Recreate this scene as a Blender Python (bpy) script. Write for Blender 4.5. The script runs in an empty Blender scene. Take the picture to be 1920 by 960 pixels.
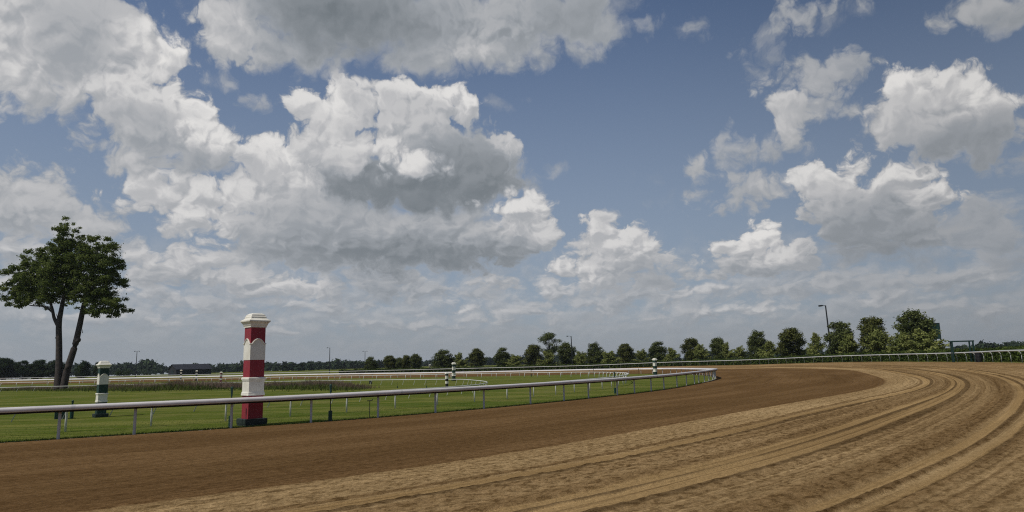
import bpy, math, random
import numpy as np
from mathutils import Vector, Matrix

random.seed(7)
C = bpy.context.scene.collection
PI = math.pi
INNER = [(-62, -3, 0), (-45, 6, 0), (-25, 16.6, 0), (-14.55, 22.29, 0), (-7.8, 26.7, 0), (-1.45, 32.73, 0), (4.2, 39.6, 0), (9.2, 46.8, 0), (15.0, 58, 0),
 (20.4, 70.8, -0.03), (24.4, 85, -0.2), (27, 98, -0.33), (28.4, 110, -0.44), (27.2, 128, -0.56), (14.6, 140, -0.62), (-12.6, 144, -0.66), (-42, 150, -0.53),
 (-78.4, 153, -0.52), (-116.7, 157, -0.52), (-168, 160, -0.5)]
OUTER = [(-40, -31, 0.6), (-25, -18.5, 0.6), (-10, -8.2, 0.65), (1.2, -1.0, 0.7), (9.5, 5.5, 0.75), (18.5, 14.5, 0.85), (27, 26, 0.95), (34.5, 39.5, 1.1),
 (41.42, 57, 1.22), (48.3, 76, 1.12), (52, 98, 1.08), (51.9, 113, 1.0), (47, 140, 0.6), (34.2, 167, 0.3), (18.4, 176, -0.09), (-16.7, 189, -0.31),
 (-52.3, 197, -0.47), (-105, 205, -0.55), (-158, 213, -0.52), (-233, 222, -0.44)]
RAIL_POSTS = [(-14.548, 22.294), (-12.639, 23.169), (-10.214, 25.078), (-7.808, 26.707), (-5.575, 28.509), (-3.47, 30.673), (-1.45, 32.73), (0.84, 35.225), (2.46, 37.697),
 (4.217, 39.524), (6.072, 42.507), (7.636, 44.381), (9.198, 46.757), (10.692, 49.15), (12.253, 52.406), (13.722, 55.302), (15.084, 58.157), (16.102, 60.109),
 (17.307, 62.782), (18.413, 65.495), (19.577, 68.49), (20.405, 70.801)]
TURF = [(-60, -8, 0.0), (-40, 7.5, 0.0), (-27, 17, 0.0), (-21, 20.9, 0.0), (-15.9, 24.75, 0.0), (-12, 27.9, 0.0), (-7.2, 32.4, 0.0), (-3.2, 36.8, 0.0),
 (0.4, 41.1, 0.0), (4.9, 48.3, 0.0), (7.6, 54, 0.0), (9.6, 60, 0.0), (11.4, 70, -0.026), (12.2, 83, -0.174), (10.48, 102.0, -0.367), (3.082, 113.0, -0.46),
 (-5.87, 118.0, -0.493), (-23.363, 122.0, -0.52), (-40.524, 130.0, -0.571), (-62.981, 133.0, -0.589), (-80.307, 132.0, -0.583), (-96.61, 130.0, -0.571),
 (-126.656, 130.0, -0.571)]
INTURF = [(-60, 6, 0.0), (-40, 18.5, 0.0), (-28, 26, 0.0), (-21.3, 30.7, 0.0), (-18.4, 32.9, 0.0), (-15.8, 35.1, 0.0), (-12, 38.3, 0.0), (-8, 42.2, 0.0),
 (-4.6, 46.6, 0.0), (-2.7, 51, 0.0), (-2.2, 55, 0.0), (-2.537, 59.0, 0.0), (-3.759, 64.0, 0.0), (-5.807, 70.0, -0.026), (-15.123, 79.0, -0.123),
 (-27.101, 87.0, -0.22), (-34.728, 88.0, -0.23), (-50.62, 86.0, -0.21), (-62.37, 84.0, -0.187), (-81.764, 84.0, -0.187)]
SP = {'T': (-5.966, 28.611, 0.0),
 'box': (-20.743, 31.86, 0.0),
 'dbox': (-18.538, 89.32, -0.243),
 'green': (-19.257, 32.387, 0.0),
 'p3': (-8.709, 99.453, -0.343),
 'p4': (-5.954, 60.984, 0.0),
 'p5': (20.287, 99.85, -0.347),
 'p6': (-54.511, 128.603, -0.563),
 'p7': (-71.191, 154.943, -0.53),
 'p8': (-89.182, 185.0, -0.55),
 'p9': (-25.041, 205.0, -0.55),
 'red': (-9.812, 26.03, 0.0),
 's1': (-10.352, 25.413, 0.0),
 's2': (-7.186, 27.125, 0.0),
 's3': (6.412, 44.496, 0.0),
 's4': (-20.16, 31.71, 0.0),
 's5': (14.264, 125.0, -0.54),
 's6': (18.842, 105.0, -0.394),
 's7': (3.085, 128.0, -0.56),
 'st': (-10.644, 62.963, 0.0),
 'st2': (-7.783, 61.378, 0.0),
 'tree': (-57.814, 88.154, -0.232)}
DARK_TREES = [(52.96, 150.4, 0.47, 8.07, 4.17, 'dark rounded tree standing alone left of the broad maroon tinged tree'),
 (56.28, 140.0, 0.65, 7.73, 5.93, 'broad dark tree with a maroon tinge, first big one left of the tall lamp post'),
 (58.83, 124.23, 0.88, 7.82, 5.47, 'broad dark tree directly behind the tall lamp post'),
 (59.67, 114.39, 0.92, 7.99, 4.67, 'tall dark tree between the tall lamp post and the biggest tree'),
 (59.82, 102.64, 0.95, 8.33, 5.71, 'biggest dark tree at the right end of the row before the green board'),
 (-42.97, 207.36, -0.57, 5.64, 4.04, 'small dark tree at the left end of the row, leftmost of all'),
 (-37.13, 206.14, -0.54, 5.8, 4.36, 'small dark tree second from the left end of the row'),
 (-34.16, 205.51, -0.53, 5.09, 2.67, 'narrow small dark tree third from the left end of the row'),
 (-32.18, 205.1, -0.52, 5.82, 3.0, 'narrow small dark tree fourth from the left end of the row'),
 (-29.24, 204.47, -0.51, 6.21, 3.99, 'small rounded dark tree fifth from the left end of the row'),
 (-20.65, 202.63, -0.47, 7.21, 6.59, 'wide dark tree behind the green and white post of the mid infield'),
 (-10.77, 199.95, -0.43, 7.22, 4.88, 'upright dark tree first to the right of the mid infield green and white post'),
 (-3.3, 197.71, -0.4, 7.28, 4.5, 'upright dark tree second to the right of the mid infield green and white post'),
 (5.38, 195.05, -0.36, 7.9, 5.4, 'dark tree just left of the taller ragged tree'),
 (14.5, 191.34, -0.29, 8.2, 5.61, 'dark tree right behind the short lamp post'),
 (22.24, 187.89, -0.19, 7.76, 4.59, 'dark tree first to the right of the short lamp post'),
 (29.75, 184.02, -0.01, 6.87, 4.49, 'dark tree second to the right of the short lamp post'),
 (37.55, 179.59, 0.18, 7.01, 4.67, 'dark tree rising behind the dark banded post near the bend'),
 (43.96, 171.27, 0.28, 7.37, 4.46, 'dark tree first to the right of the dark banded post near the bend'),
 (48.65, 163.8, 0.36, 7.17, 4.0, 'dark tree straight above the tip of the broad rail bend')]
LIGHT_TREES = [(56.14, 94.11, 0.95, 4.85, 5.51, 'light green spiky tree at the right end of the row overhanging to the right'),
 (56.82, 107.29, 0.92, 5.21, 5.24, 'wide light green tree between the tall lamp post and the biggest dark tree'),
 (55.47, 126.78, 0.78, 5.54, 3.71, 'light green tiered tree alone left of the tall lamp post'),
 (56.5, 116.16, 0.89, 5.05, 3.97, 'light green tree directly right of the tall lamp post'),
 (-15.47, 196.44, -0.45, 6.05, 4.47, 'light green tree right beside the mid infield green and white post'),
 (0.32, 191.59, -0.38, 4.84, 5.29, 'low light green tree left of the taller ragged tree'),
 (9.22, 188.38, -0.33, 5.29, 5.51, 'light green tree below the taller ragged tree'),
 (17.76, 184.72, -0.25, 5.12, 4.5, 'light green tree right of the short lamp post foot'),
 (24.98, 181.09, -0.1, 4.9, 6.17, 'wide low light green tree between the first two dark trees right of short lamp post'),
 (32.63, 176.94, 0.09, 4.81, 4.31, 'sparse light green tree left of the dark banded post near the bend'),
 (39.0, 171.18, 0.22, 4.69, 4.72, 'light green tree right of the dark banded post near the bend'),
 (44.22, 163.82, 0.31, 5.29, 4.52, 'light green tree second to the right of the dark banded post near the bend'),
 (48.0, 155.8, 0.37, 5.59, 3.29, 'light green tree against the dark one above the rail bend'),
 (49.31, 150.8, 0.4, 4.39, 3.43, 'low light green tree between the rail bend and the lone dark tree'),
 (52.24, 141.5, 0.54, 4.84, 4.6, 'low light green tree right beside the lone dark tree'),
 (56.66, 100.48, 0.94, 4.4, 4.9, 'light green tree in front of the biggest dark tree')]
IRREG = (11.37, 225.32, -0.33, 11.56)
LEFT_TREES = [(-188.85, 255, -0.7, 9.08, 10.81, 'dark tree at the left edge of the far clump'),
 (-182.8, 257, -0.7, 7.78, 7.06, 'lower dark tree second from the left in the far clump'),
 (-178.49, 259, -0.7, 8.08, 7.48, 'dark bushy tree third from the left in the far clump'),
 (-173.33, 261, -0.7, 7.78, 8.31, 'broad lighter dark tree in the far clump just left of the big trunks'),
 (-196.36, 263, -0.7, 9.04, 10.81, 'dark tree half outside the left edge of the picture'),
 (-164.99, 265, -0.7, 7.22, 4.98, 'dark tree seen between and behind the two big trunks'),
 (-160.61, 267, -0.7, 6.73, 4.57, 'ragged small tree ending the far clump right of the big trunks'),
 (-185.41, 269, -0.7, 6.08, 6.64, 'low dark tree in front of the left end of the far clump'),
 (-169.57, 271, -0.7, 5.36, 5.81, 'low dark tree hidden mostly behind the left big trunk')]
BUSH = (-186.47, 330, -0.75, 9.28, 3.87)
LAMPS = [(-161.59, 295, -0.7, 10.8, (-0.7, 0.7), 'far thin twin headed lamp post left of the black barn', 0),
 (-68.46, 256, -0.7, 9.54, (-0.7,), 'far single headed lamp post in the field right of the red post', 0),
 (-71.34, 330, -0.7, 9.48, (-0.7, 0.7), 'far thin twin headed lamp post at the left end of the tree row', 0),
 (15.88, 188, -0.1, 8.96, (-0.8,), 'short lamp post standing among the middle of the tree row', -0.02),
 (57.93, 126, 0.75, 10.53, (-0.8, -0.55), 'tall dark lamp post among the big trees at right', -0.03)]
BARN = (-154.86, 330, -0.75, 0.7853981633974483)
BOARD = (76.78, 128, 0.9, -0.4363323129985824)
GANTRY = (48.98, 75.5, 1.08, -0.3490658503988659)
BARREL = (47.13, 70.2, 1.13)
WOODS = [(-40, -27, 620, 50, 7, 11), (-30, -9, 700, 190, 5.5, 8.5), (-25, -14, 560, 40, 4, 5.5), (-10, 8, 800, 120, 7, 10.5), (5, 33, 700, 140, 7, 10.5),
 (33, 46, 600, 130, 8, 10.5)]
GRASSPATCH = [(-85.15, 99.3, 2.0, 0.8), (-69.67, 93.89, 2.2, 0.7), (-67.77, 97.38, 2.4, 0.75), (-60.57, 92.34, 1.6, 0.5), (-53.36, 87.3, 2.2, 0.7),
 (-48.15, 83.51, 2.6, 1.0), (-44.22, 80.46, 3.2, 1.1), (-38.12, 75.73, 3.2, 1.1), (-36.07, 76.3, 3.0, 1.1), (-32.16, 75.39, 2.8, 1.05),
 (-30.96, 76.72, 2.2, 0.8), (-25.93, 72.57, 2.4, 0.85), (-23.83, 72.95, 3.0, 1.0), (-20.33, 70.55, 3.0, 1.05), (-18.02, 68.96, 2.2, 0.8),
 (-13.9, 63.48, 2.0, 0.5)]
CLOUDS = [(-6.103, 0.726, 3.294, 0.317, 0.36, 0.3, 0.8, 0.75, 1.1), (-0.626, 0.592, 4.032, 0.395, 0.36, 0.31, 0.8, 0.7, 1.1),
 (4.627, 0.448, 3.59, 0.415, 0.36, 0.3, 0.8, 0.6, 1.1), (-7.746, 1.12, 1.774, 0.328, 0.38, 0.3, 0.7, 0.8, 1.1),
 (-4.258, 0.963, 2.309, 0.244, 0.42, 0.3, 0.7, 0.8, 1.1), (-1.02, 0.896, 1.775, 0.257, 0.42, 0.3, 0.6, 0.8, 1.1),
 (1.562, 0.74, 1.853, 0.295, 0.4, 0.31, 0.7, 0.8, 1.1), (4.476, 0.78, 0.967, 0.205, 0.42, 0.31, 0.6, 0.9, 1.1),
 (6.305, 0.779, 1.547, 0.349, 0.38, 0.3, 0.8, 0.7, 1.1), (-6.501, 0.897, 1.3, 0.174, 0.44, 0.31, 0.6, 0.8, 1.1),
 (-2.684, 1.206, 1.908, 0.292, 0.38, 0.27, 0.6, 0.9, 1.1), (7.964, 0.8, 0.923, 0.403, 0.36, 0.3, 0.8, 0.7, 1.1),
 (-7.849, 1.608, 1.154, 0.491, 0.42, 0.32, 0.6, 0.95, 1.1), (5.931, 1.022, 0.64, 0.196, 0.44, 0.32, 0.6, 0.8, 1.1),
 (-8.069, 1.838, 0.598, 0.211, 0.59, 0.31, 0.32, 0.92, 0.9), (-7.28, 1.473, 0.79, 0.253, 0.55, 0.31, 0.32, 0.92, 0.9),
 (-7.899, 1.359, 0.605, 0.179, 0.53, 0.31, 0.32, 0.92, 0.9), (-6.827, 1.278, 0.673, 0.172, 0.59, 0.31, 0.32, 0.92, 0.9),
 (-5.886, 1.173, 0.726, 0.161, 0.61, 0.31, 0.32, 0.92, 0.9), (-5.134, 1.049, 0.68, 0.147, 0.55, 0.31, 0.32, 0.92, 0.9),
 (-3.901, 1.107, 0.638, 0.152, 0.63, 0.31, 0.32, 0.92, 0.9), (-3.157, 1.012, 0.565, 0.135, 0.55, 0.31, 0.32, 0.92, 0.9),
 (-2.594, 1.743, 0.774, 0.255, 0.63, 0.31, 0.32, 0.92, 0.9), (-1.809, 1.35, 0.885, 0.198, 0.55, 0.31, 0.32, 0.92, 0.9),
 (-1.019, 0.995, 0.695, 0.139, 0.65, 0.31, 0.32, 0.92, 0.9), (-0.623, 0.79, 0.597, 0.119, 0.59, 0.31, 0.32, 0.92, 0.9),
 (-0.02, 1.027, 0.799, 0.179, 0.55, 0.31, 0.32, 0.92, 0.9), (0.788, 1.306, 0.599, 0.219, 0.65, 0.31, 0.32, 0.92, 0.9),
 (0.476, 0.867, 0.598, 0.139, 0.55, 0.31, 0.32, 0.92, 0.9), (1.572, 0.986, 0.688, 0.158, 0.59, 0.31, 0.32, 0.92, 0.9),
 (2.456, 1.103, 0.771, 0.215, 0.55, 0.31, 0.32, 0.92, 0.9), (3.223, 1.169, 0.657, 0.174, 0.61, 0.31, 0.32, 0.92, 0.9),
 (3.201, 0.784, 0.841, 0.134, 0.53, 0.31, 0.32, 0.92, 0.9), (3.969, 1.229, 0.545, 0.152, 0.57, 0.31, 0.32, 0.92, 0.9),
 (4.393, 0.849, 0.531, 0.131, 0.65, 0.31, 0.32, 0.92, 0.9), (4.992, 0.71, 0.426, 0.11, 0.57, 0.31, 0.32, 0.92, 0.9),
 (5.446, 1.098, 0.498, 0.163, 0.55, 0.31, 0.32, 0.92, 0.9), (6.083, 0.924, 0.474, 0.124, 0.63, 0.31, 0.32, 0.92, 0.9),
 (6.635, 1.02, 0.604, 0.19, 0.55, 0.31, 0.32, 0.92, 0.9), (7.235, 1.104, 0.571, 0.218, 0.53, 0.31, 0.32, 0.92, 0.9),
 (7.731, 1.146, 0.408, 0.229, 0.55, 0.31, 0.32, 0.92, 0.9), (6.977, 0.697, 0.51, 0.135, 0.51, 0.31, 0.32, 0.92, 0.9),
 (7.814, 0.648, 0.535, 0.146, 0.49, 0.31, 0.32, 0.92, 0.9), (-7.241, 0.884, 0.786, 0.101, 0.59, 0.31, 0.32, 0.92, 0.9),
 (-6.262, 0.768, 0.623, 0.088, 0.55, 0.31, 0.32, 0.92, 0.9), (-4.427, 0.683, 0.706, 0.093, 0.55, 0.31, 0.32, 0.92, 0.9),
 (-2.101, 0.713, 0.776, 0.098, 0.53, 0.31, 0.32, 0.92, 0.9), (-7.983, 2.501, 1.017, 0.609, 0.5, 0.33, 0.45, 1.0, 1.0),
 (-7.335, 2.316, 0.795, 0.505, 0.48, 0.35, 0.45, 1.0, 1.0), (-8.34, 2.781, 0.457, 0.398, 0.52, 0.38, 0.35, 1.0, 1.0),
 (-6.715, 1.933, 0.686, 0.303, 0.46, 0.34, 0.5, 0.9, 1.0), (-5.913, 1.709, 1.054, 0.43, 0.52, 0.33, 0.4, 1.0, 1.0),
 (-6.16, 1.805, 0.558, 0.248, 0.56, 0.4, 0.35, 1.0, 1.0), (-4.72, 1.519, 1.052, 0.391, 0.54, 0.34, 0.35, 1.0, 1.0),
 (-5.167, 1.83, 0.685, 0.239, 0.56, 0.4, 0.3, 1.0, 1.0), (-3.908, 1.392, 0.732, 0.267, 0.62, 0.4, 0.3, 1.0, 1.0),
 (-3.538, 1.348, 0.354, 0.211, 0.64, 0.42, 0.25, 1.0, 1.0), (-4.969, 1.19, 1.716, 0.221, 0.36, 0.29, 0.6, 0.9, 1.0),
 (-2.59, 1.401, 1.728, 0.352, 0.42, 0.28, 0.45, 0.95, 1.0), (-1.908, 1.597, 0.886, 0.237, 0.46, 0.3, 0.4, 1.0, 1.0),
 (-0.311, 1.531, 0.553, 0.2, 0.52, 0.32, 0.35, 1.0, 1.0), (-0.518, 1.186, 0.7, 0.219, 0.44, 0.3, 0.5, 0.9, 1.0),
 (-3.558, 2.262, 1.825, 0.711, 0.38, 0.28, 0.4, 1, 0.8), (-1.81, 2.24, 2.316, 0.633, 0.32, 0.22, 0.4, 1, 0.7),
 (-0.197, 2.279, 1.215, 0.499, 0.46, 0.25, 0.35, 1.0, 1.0), (0.217, 2.59, 0.814, 0.538, 0.68, 0.34, 0.28, 1.0, 1.0),
 (0.667, 2.308, 0.365, 0.379, 0.58, 0.36, 0.3, 1.0, 1.0), (-1.01, 2.01, 1.996, 0.279, 0.27, 0.22, 0.5, 0.9, 0.7),
 (-3.96, 3.295, 1.121, 0.801, 0.62, 0.4, 0.3, 1.0, 1.0), (-4.343, 3.645, 0.663, 0.464, 0.66, 0.48, 0.25, 1.0, 1.0),
 (-4.798, 3.61, 0.359, 0.257, 0.62, 0.46, 0.3, 1.0, 1.0), (-5.469, 2.868, 1.275, 0.454, 0.62, 0.42, 0.28, 1.0, 1.0),
 (-6.306, 3.019, 0.44, 0.228, 0.62, 0.46, 0.28, 1.0, 1.0), (-4.667, 2.503, 1.158, 0.42, 0.5, 0.36, 0.35, 1.0, 1.0),
 (-5.619, 2.448, 0.712, 0.272, 0.62, 0.4, 0.3, 1.0, 1.0), (-5.355, 2.236, 0.289, 0.128, 0.66, 0.42, 0.25, 1.0, 1.0),
 (-3.944, 2.727, 1.298, 0.475, 0.48, 0.36, 0.4, 1.0, 1.0), (-2.993, 2.664, 1.732, 0.437, 0.4, 0.3, 0.45, 1, 0.8),
 (-3.221, 4.564, 1.03, 0.577, 0.66, 0.46, 0.25, 1.0, 1.0), (-3.757, 4.572, 0.5, 0.368, 0.64, 0.48, 0.25, 1.0, 1.0),
 (-1.915, 4.767, 1.177, 0.547, 0.64, 0.38, 0.25, 1.0, 1.0), (-0.9, 4.786, 0.355, 0.418, 0.66, 0.42, 0.25, 1.0, 1.0),
 (-3.211, 4.048, 1.072, 0.585, 0.58, 0.44, 0.3, 1.0, 1.0), (-2.016, 4.241, 1.317, 0.67, 0.52, 0.36, 0.3, 1.0, 1.0),
 (-2.63, 5.017, 0.605, 0.241, 0.62, 0.48, 0.3, 1.0, 1.0), (-0.248, 3.915, 0.476, 0.43, 0.66, 0.38, 0.25, 1.0, 1.0),
 (-0.89, 3.87, 1.08, 0.624, 0.33, 0.26, 0.4, 1, 0.8), (-1.61, 2.588, 2.383, 0.455, 0.44, 0.34, 0.5, 1, 0.7),
 (-1.609, 3.377, 2.091, 0.647, 0.27, 0.2, 0.45, 1, 0.6), (-2.613, 3.5, 1.087, 0.502, 0.27, 0.225, 0.4, 1, 0.7),
 (-0.432, 3.426, 0.873, 0.454, 0.27, 0.205, 0.35, 1, 0.7), (-1.71, 3.031, 1.753, 0.256, 0.22, 0.19, 0.5, 0.95, 0.7),
 (-2.617, 3.933, 0.895, 0.402, 0.62, 0.44, 0.28, 1.0, 1.0), (-1.963, 3.664, 0.626, 0.253, 0.64, 0.48, 0.22, 1.0, 1.0),
 (-3.108, 3.72, 0.537, 0.267, 0.56, 0.44, 0.3, 1.0, 1.0), (0.172, 2.82, 0.715, 0.358, 0.64, 0.4, 0.25, 1.0, 1.0),
 (1.901, 1.766, 1.328, 0.592, 0.54, 0.35, 0.35, 1.0, 1.0), (1.729, 2.397, 0.519, 0.415, 0.62, 0.44, 0.25, 1.0, 1.0),
 (2.309, 2.073, 0.607, 0.432, 0.6, 0.38, 0.25, 1.0, 1.0), (1.79, 2.662, 0.3, 0.217, 0.54, 0.42, 0.4, 0.9, 1.0),
 (1.053, 1.747, 0.381, 0.239, 0.62, 0.4, 0.25, 1.0, 1.0), (1.493, 1.484, 0.397, 0.178, 0.6, 0.38, 0.3, 1.0, 1.0),
 (3.198, 1.538, 0.453, 0.271, 0.56, 0.34, 0.35, 1.0, 1.0), (2.669, 1.486, 0.865, 0.39, 0.36, 0.3, 0.5, 1.0, 1.0),
 (1.382, 1.19, 1.479, 0.257, 0.4, 0.31, 0.6, 0.9, 1.0), (4.63, 1.661, 1.057, 0.411, 0.56, 0.33, 0.28, 1.0, 1.0),
 (4.462, 2.05, 0.412, 0.338, 0.68, 0.48, 0.2, 1.0, 1.0), (4.016, 1.912, 0.348, 0.247, 0.64, 0.44, 0.22, 1.0, 1.0),
 (5.072, 1.721, 0.567, 0.239, 0.6, 0.38, 0.25, 1.0, 1.0), (4.614, 1.456, 0.967, 0.149, 0.32, 0.28, 0.5, 0.9, 1.0),
 (5.365, 5.653, 0.942, 0.435, 0.44, 0.36, 0.8, 0.86, 1.6), (4.837, 5.403, 0.568, 0.646, 0.38, 0.34, 0.9, 0.46, 1.6),
 (5.931, 5.539, 0.529, 0.313, 0.42, 0.36, 0.9, 0.57, 1.5), (6.191, 4.72, 0.536, 0.606, 0.44, 0.36, 0.75, 0.86, 1.5),
 (5.489, 4.588, 0.92, 0.487, 0.46, 0.38, 0.7, 0.92, 1.4), (5.147, 4.242, 0.548, 0.533, 0.58, 0.44, 0.4, 1.0, 1.2),
 (5.715, 4.196, 0.951, 0.436, 0.44, 0.36, 0.7, 0.86, 1.4), (4.686, 3.574, 0.954, 0.385, 0.42, 0.36, 0.7, 0.86, 1.4),
 (3.576, 3.488, 0.286, 0.265, 0.46, 0.4, 0.5, 0.98, 1.2), (4.133, 3.592, 0.297, 0.419, 0.46, 0.4, 0.6, 0.8, 1.3),
 (4.274, 2.965, 0.859, 0.515, 0.44, 0.38, 0.7, 0.92, 1.4), (4.861, 2.931, 0.442, 0.277, 0.52, 0.4, 0.5, 1.0, 1.2),
 (5.12, 3.929, 0.37, 0.287, 0.54, 0.42, 0.4, 1.0, 1.2), (3.771, 5.856, 0.39, 0.174, 0.36, 0.32, 0.8, 0.8, 1.4),
 (-0.146, 4.83, 0.231, 0.114, 0.36, 0.34, 0.8, 0.57, 1.4), (0.859, 3.562, 0.185, 0.108, 0.4, 0.36, 0.7, 0.8, 1.3),
 (-4.604, 4.496, 0.533, 0.253, 0.42, 0.36, 0.7, 0.8, 1.4), (-5.405, 4.847, 0.334, 0.174, 0.42, 0.36, 0.7, 0.8, 1.4),
 (2.764, 3.239, 0.373, 0.174, 0.34, 0.32, 0.9, 0.34, 1.4), (2.942, 2.935, 0.291, 0.116, 0.34, 0.32, 0.9, 0.34, 1.4),
 (6.373, 2.364, 1.297, 0.7, 0.5, 0.29, 0.3, 1.0, 1.0), (5.642, 2.904, 0.503, 0.467, 0.64, 0.46, 0.22, 1.0, 1.0),
 (6.117, 3.083, 0.422, 0.264, 0.7, 0.52, 0.2, 1.0, 1.0), (5.735, 2.529, 0.663, 0.404, 0.5, 0.36, 0.3, 1.0, 1.0),
 (6.657, 2.854, 0.711, 0.259, 0.66, 0.42, 0.22, 1.0, 1.0), (7.187, 2.431, 0.424, 0.388, 0.66, 0.36, 0.22, 1.0, 1.0),
 (6.365, 2.276, 1.061, 0.508, 0.38, 0.3, 0.45, 1, 0.8), (6.947, 1.902, 1.04, 0.462, 0.34, 0.25, 0.6, 1, 0.8),
 (6.158, 1.764, 0.952, 0.319, 0.3, 0.25, 0.6, 1, 0.8), (6.764, 1.574, 0.977, 0.19, 0.27, 0.24, 0.7, 1, 0.8),
 (7.525, 1.835, 0.421, 0.332, 0.34, 0.27, 0.5, 0.9, 1.0), (7.869, 1.794, 0.777, 0.693, 0.4, 0.33, 0.6, 0.9, 1.0),
 (5.951, 1.245, 1.121, 0.338, 0.44, 0.33, 0.5, 0.9, 1.0), (7.239, 1.146, 1.144, 0.353, 0.4, 0.32, 0.6, 0.9, 1.0),
 (4.939, 1.128, 0.773, 0.221, 0.46, 0.33, 0.4, 0.9, 1.0), (8.113, 2.172, 0.364, 0.29, 0.4, 0.34, 0.6, 0.8, 1.2),
 (8.109, 1.519, 0.59, 0.402, 0.36, 0.3, 0.6, 0.9, 1.0), (7.359, 3.718, 0.953, 0.641, 0.52, 0.34, 0.28, 1.0, 1.0),
 (7.034, 4.248, 0.473, 0.395, 0.7, 0.52, 0.22, 1.0, 1.0), (7.697, 4.102, 0.442, 0.336, 0.66, 0.48, 0.25, 1.0, 1.0),
 (8.189, 3.745, 0.47, 0.353, 0.68, 0.46, 0.25, 1.0, 1.0), (6.968, 3.624, 0.608, 0.461, 0.52, 0.42, 0.3, 1.0, 1.0),
 (8.172, 3.303, 0.668, 0.476, 0.4, 0.31, 0.35, 1.0, 1.0), (7.674, 3.238, 0.775, 0.31, 0.33, 0.27, 0.4, 1.0, 1.0),
 (8.527, 2.909, 0.51, 0.312, 0.32, 0.27, 0.5, 1.0, 1.0), (6.669, 3.766, 0.352, 0.466, 0.56, 0.42, 0.35, 1.0, 1.0),
 (-8.332, 5.156, 1.567, 1.24, 0.56, 0.38, 0.5, 1.0, 1.0), (-7.228, 5.091, 1.142, 0.999, 0.5, 0.36, 0.45, 1.0, 1.0),
 (-7.977, 4.252, 0.836, 0.475, 0.54, 0.38, 0.5, 1.0, 1.0), (-8.452, 3.998, 0.25, 0.31, 0.62, 0.48, 0.4, 1.0, 1.0),
 (-6.338, 4.965, 0.542, 0.418, 0.7, 0.48, 0.25, 1.0, 1.0), (-6.057, 5.181, 0.287, 0.218, 0.7, 0.52, 0.3, 1.0, 1.0),
 (-6.588, 4.373, 0.957, 0.717, 0.6, 0.4, 0.35, 1.0, 1.0), (-6.689, 5.32, 0.449, 0.358, 0.66, 0.46, 0.3, 1.0, 1.0),
 (-5.747, 4.188, 0.476, 0.403, 0.68, 0.44, 0.25, 1.0, 1.0), (-6.27, 3.814, 1.096, 0.641, 0.44, 0.33, 0.4, 1.0, 1.0),
 (-5.47, 3.819, 0.552, 0.5, 0.66, 0.38, 0.28, 1.0, 1.0), (-5.669, 3.484, 0.762, 0.357, 0.38, 0.29, 0.5, 1.0, 1.0),
 (-6.729, 3.452, 0.466, 0.36, 0.52, 0.38, 0.4, 1.0, 1.0), (-7.552, 5.342, 0.889, 0.935, 0.4, 0.34, 0.9, 0.7, 0.7),
 (-8.361, 4.684, 0.605, 0.459, 0.62, 0.44, 0.7, 0.8, 1.0), (-0.544, 6.129, 2.679, 0.861, 0.42, 0.28, 0.7, 1, 0.75),
 (-5.165, 5.831, 0.77, 0.673, 0.6, 0.44, 0.35, 1.0, 1.0), (1.377, 6.204, 1.212, 0.71, 0.4, 0.31, 0.7, 1, 0.8),
 (2.522, 6.067, 0.677, 0.353, 0.36, 0.3, 0.9, 0.7, 1.3), (-4.026, 5.541, 1.439, 0.493, 0.48, 0.32, 0.6, 1, 0.7),
 (-1.605, 5.66, 1.612, 0.493, 0.4, 0.31, 0.7, 1, 0.7), (-0.763, 5.675, 1.003, 0.422, 0.54, 0.4, 0.6, 1, 0.8),
 (-5.415, 5.409, 0.443, 0.34, 0.56, 0.42, 0.45, 1.0, 1.0), (-3.257, 6.274, 2.876, 0.967, 0.24, 0.19, 1.0, 1, 0.6),
 (-3.64, 5.668, 1.467, 0.407, 0.22, 0.19, 0.9, 0.9, 0.6), (1.383, 6.336, 1.476, 0.547, 0.27, 0.25, 0.9, 0.9, 0.6),
 (8.253, 5.155, 0.614, 0.255, 0.46, 0.34, 0.4, 1.0, 1.0), (8.573, 4.944, 0.524, 0.252, 0.36, 0.29, 0.5, 1.0, 1.0)]
SKYTINT = (0.88, 0.88, 0.92)
HAZE = 0.0001

# ------------------------------------------------------------------ scene, camera, light
scene = bpy.context.scene
scene.view_settings.view_transform = 'Standard'
scene.view_settings.look = 'None'
scene.view_settings.exposure = 0.0
scene.view_settings.gamma = 1.0
scene.cycles.use_denoising = False
scene.cycles.filter_width = 1.15
scene.cycles.sample_clamp_indirect = 3.0
try:
    scene.cycles.denoiser = 'OPENIMAGEDENOISE'
except Exception:
    pass
scene.cycles.max_bounces = 5
scene.cycles.diffuse_bounces = 2
scene.cycles.glossy_bounces = 2
scene.cycles.transparent_max_bounces = 6
scene.cycles.caustics_reflective = False
scene.cycles.caustics_refractive = False

cam_d = bpy.data.cameras.new('camera')
cam_d.sensor_width = 36.0
cam_d.lens = 24.0
cam_d.clip_start = 0.1
cam_d.clip_end = 20000
cam = bpy.data.objects.new('camera', cam_d)
C.objects.link(cam)
pt, rl = math.radians(8.84), math.radians(1.2)
Fv = Vector((0, math.cos(pt), math.sin(pt)))
R0 = Vector((1, 0, 0)); U0 = Vector((0, -math.sin(pt), math.cos(pt)))
Rv = R0 * math.cos(rl) - U0 * math.sin(rl)
Uv = R0 * math.sin(rl) + U0 * math.cos(rl)
cam.matrix_world = Matrix(((Rv.x, Uv.x, -Fv.x, 0), (Rv.y, Uv.y, -Fv.y, 0), (Rv.z, Uv.z, -Fv.z, 2.12), (0, 0, 0, 1)))
scene.camera = cam

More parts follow.
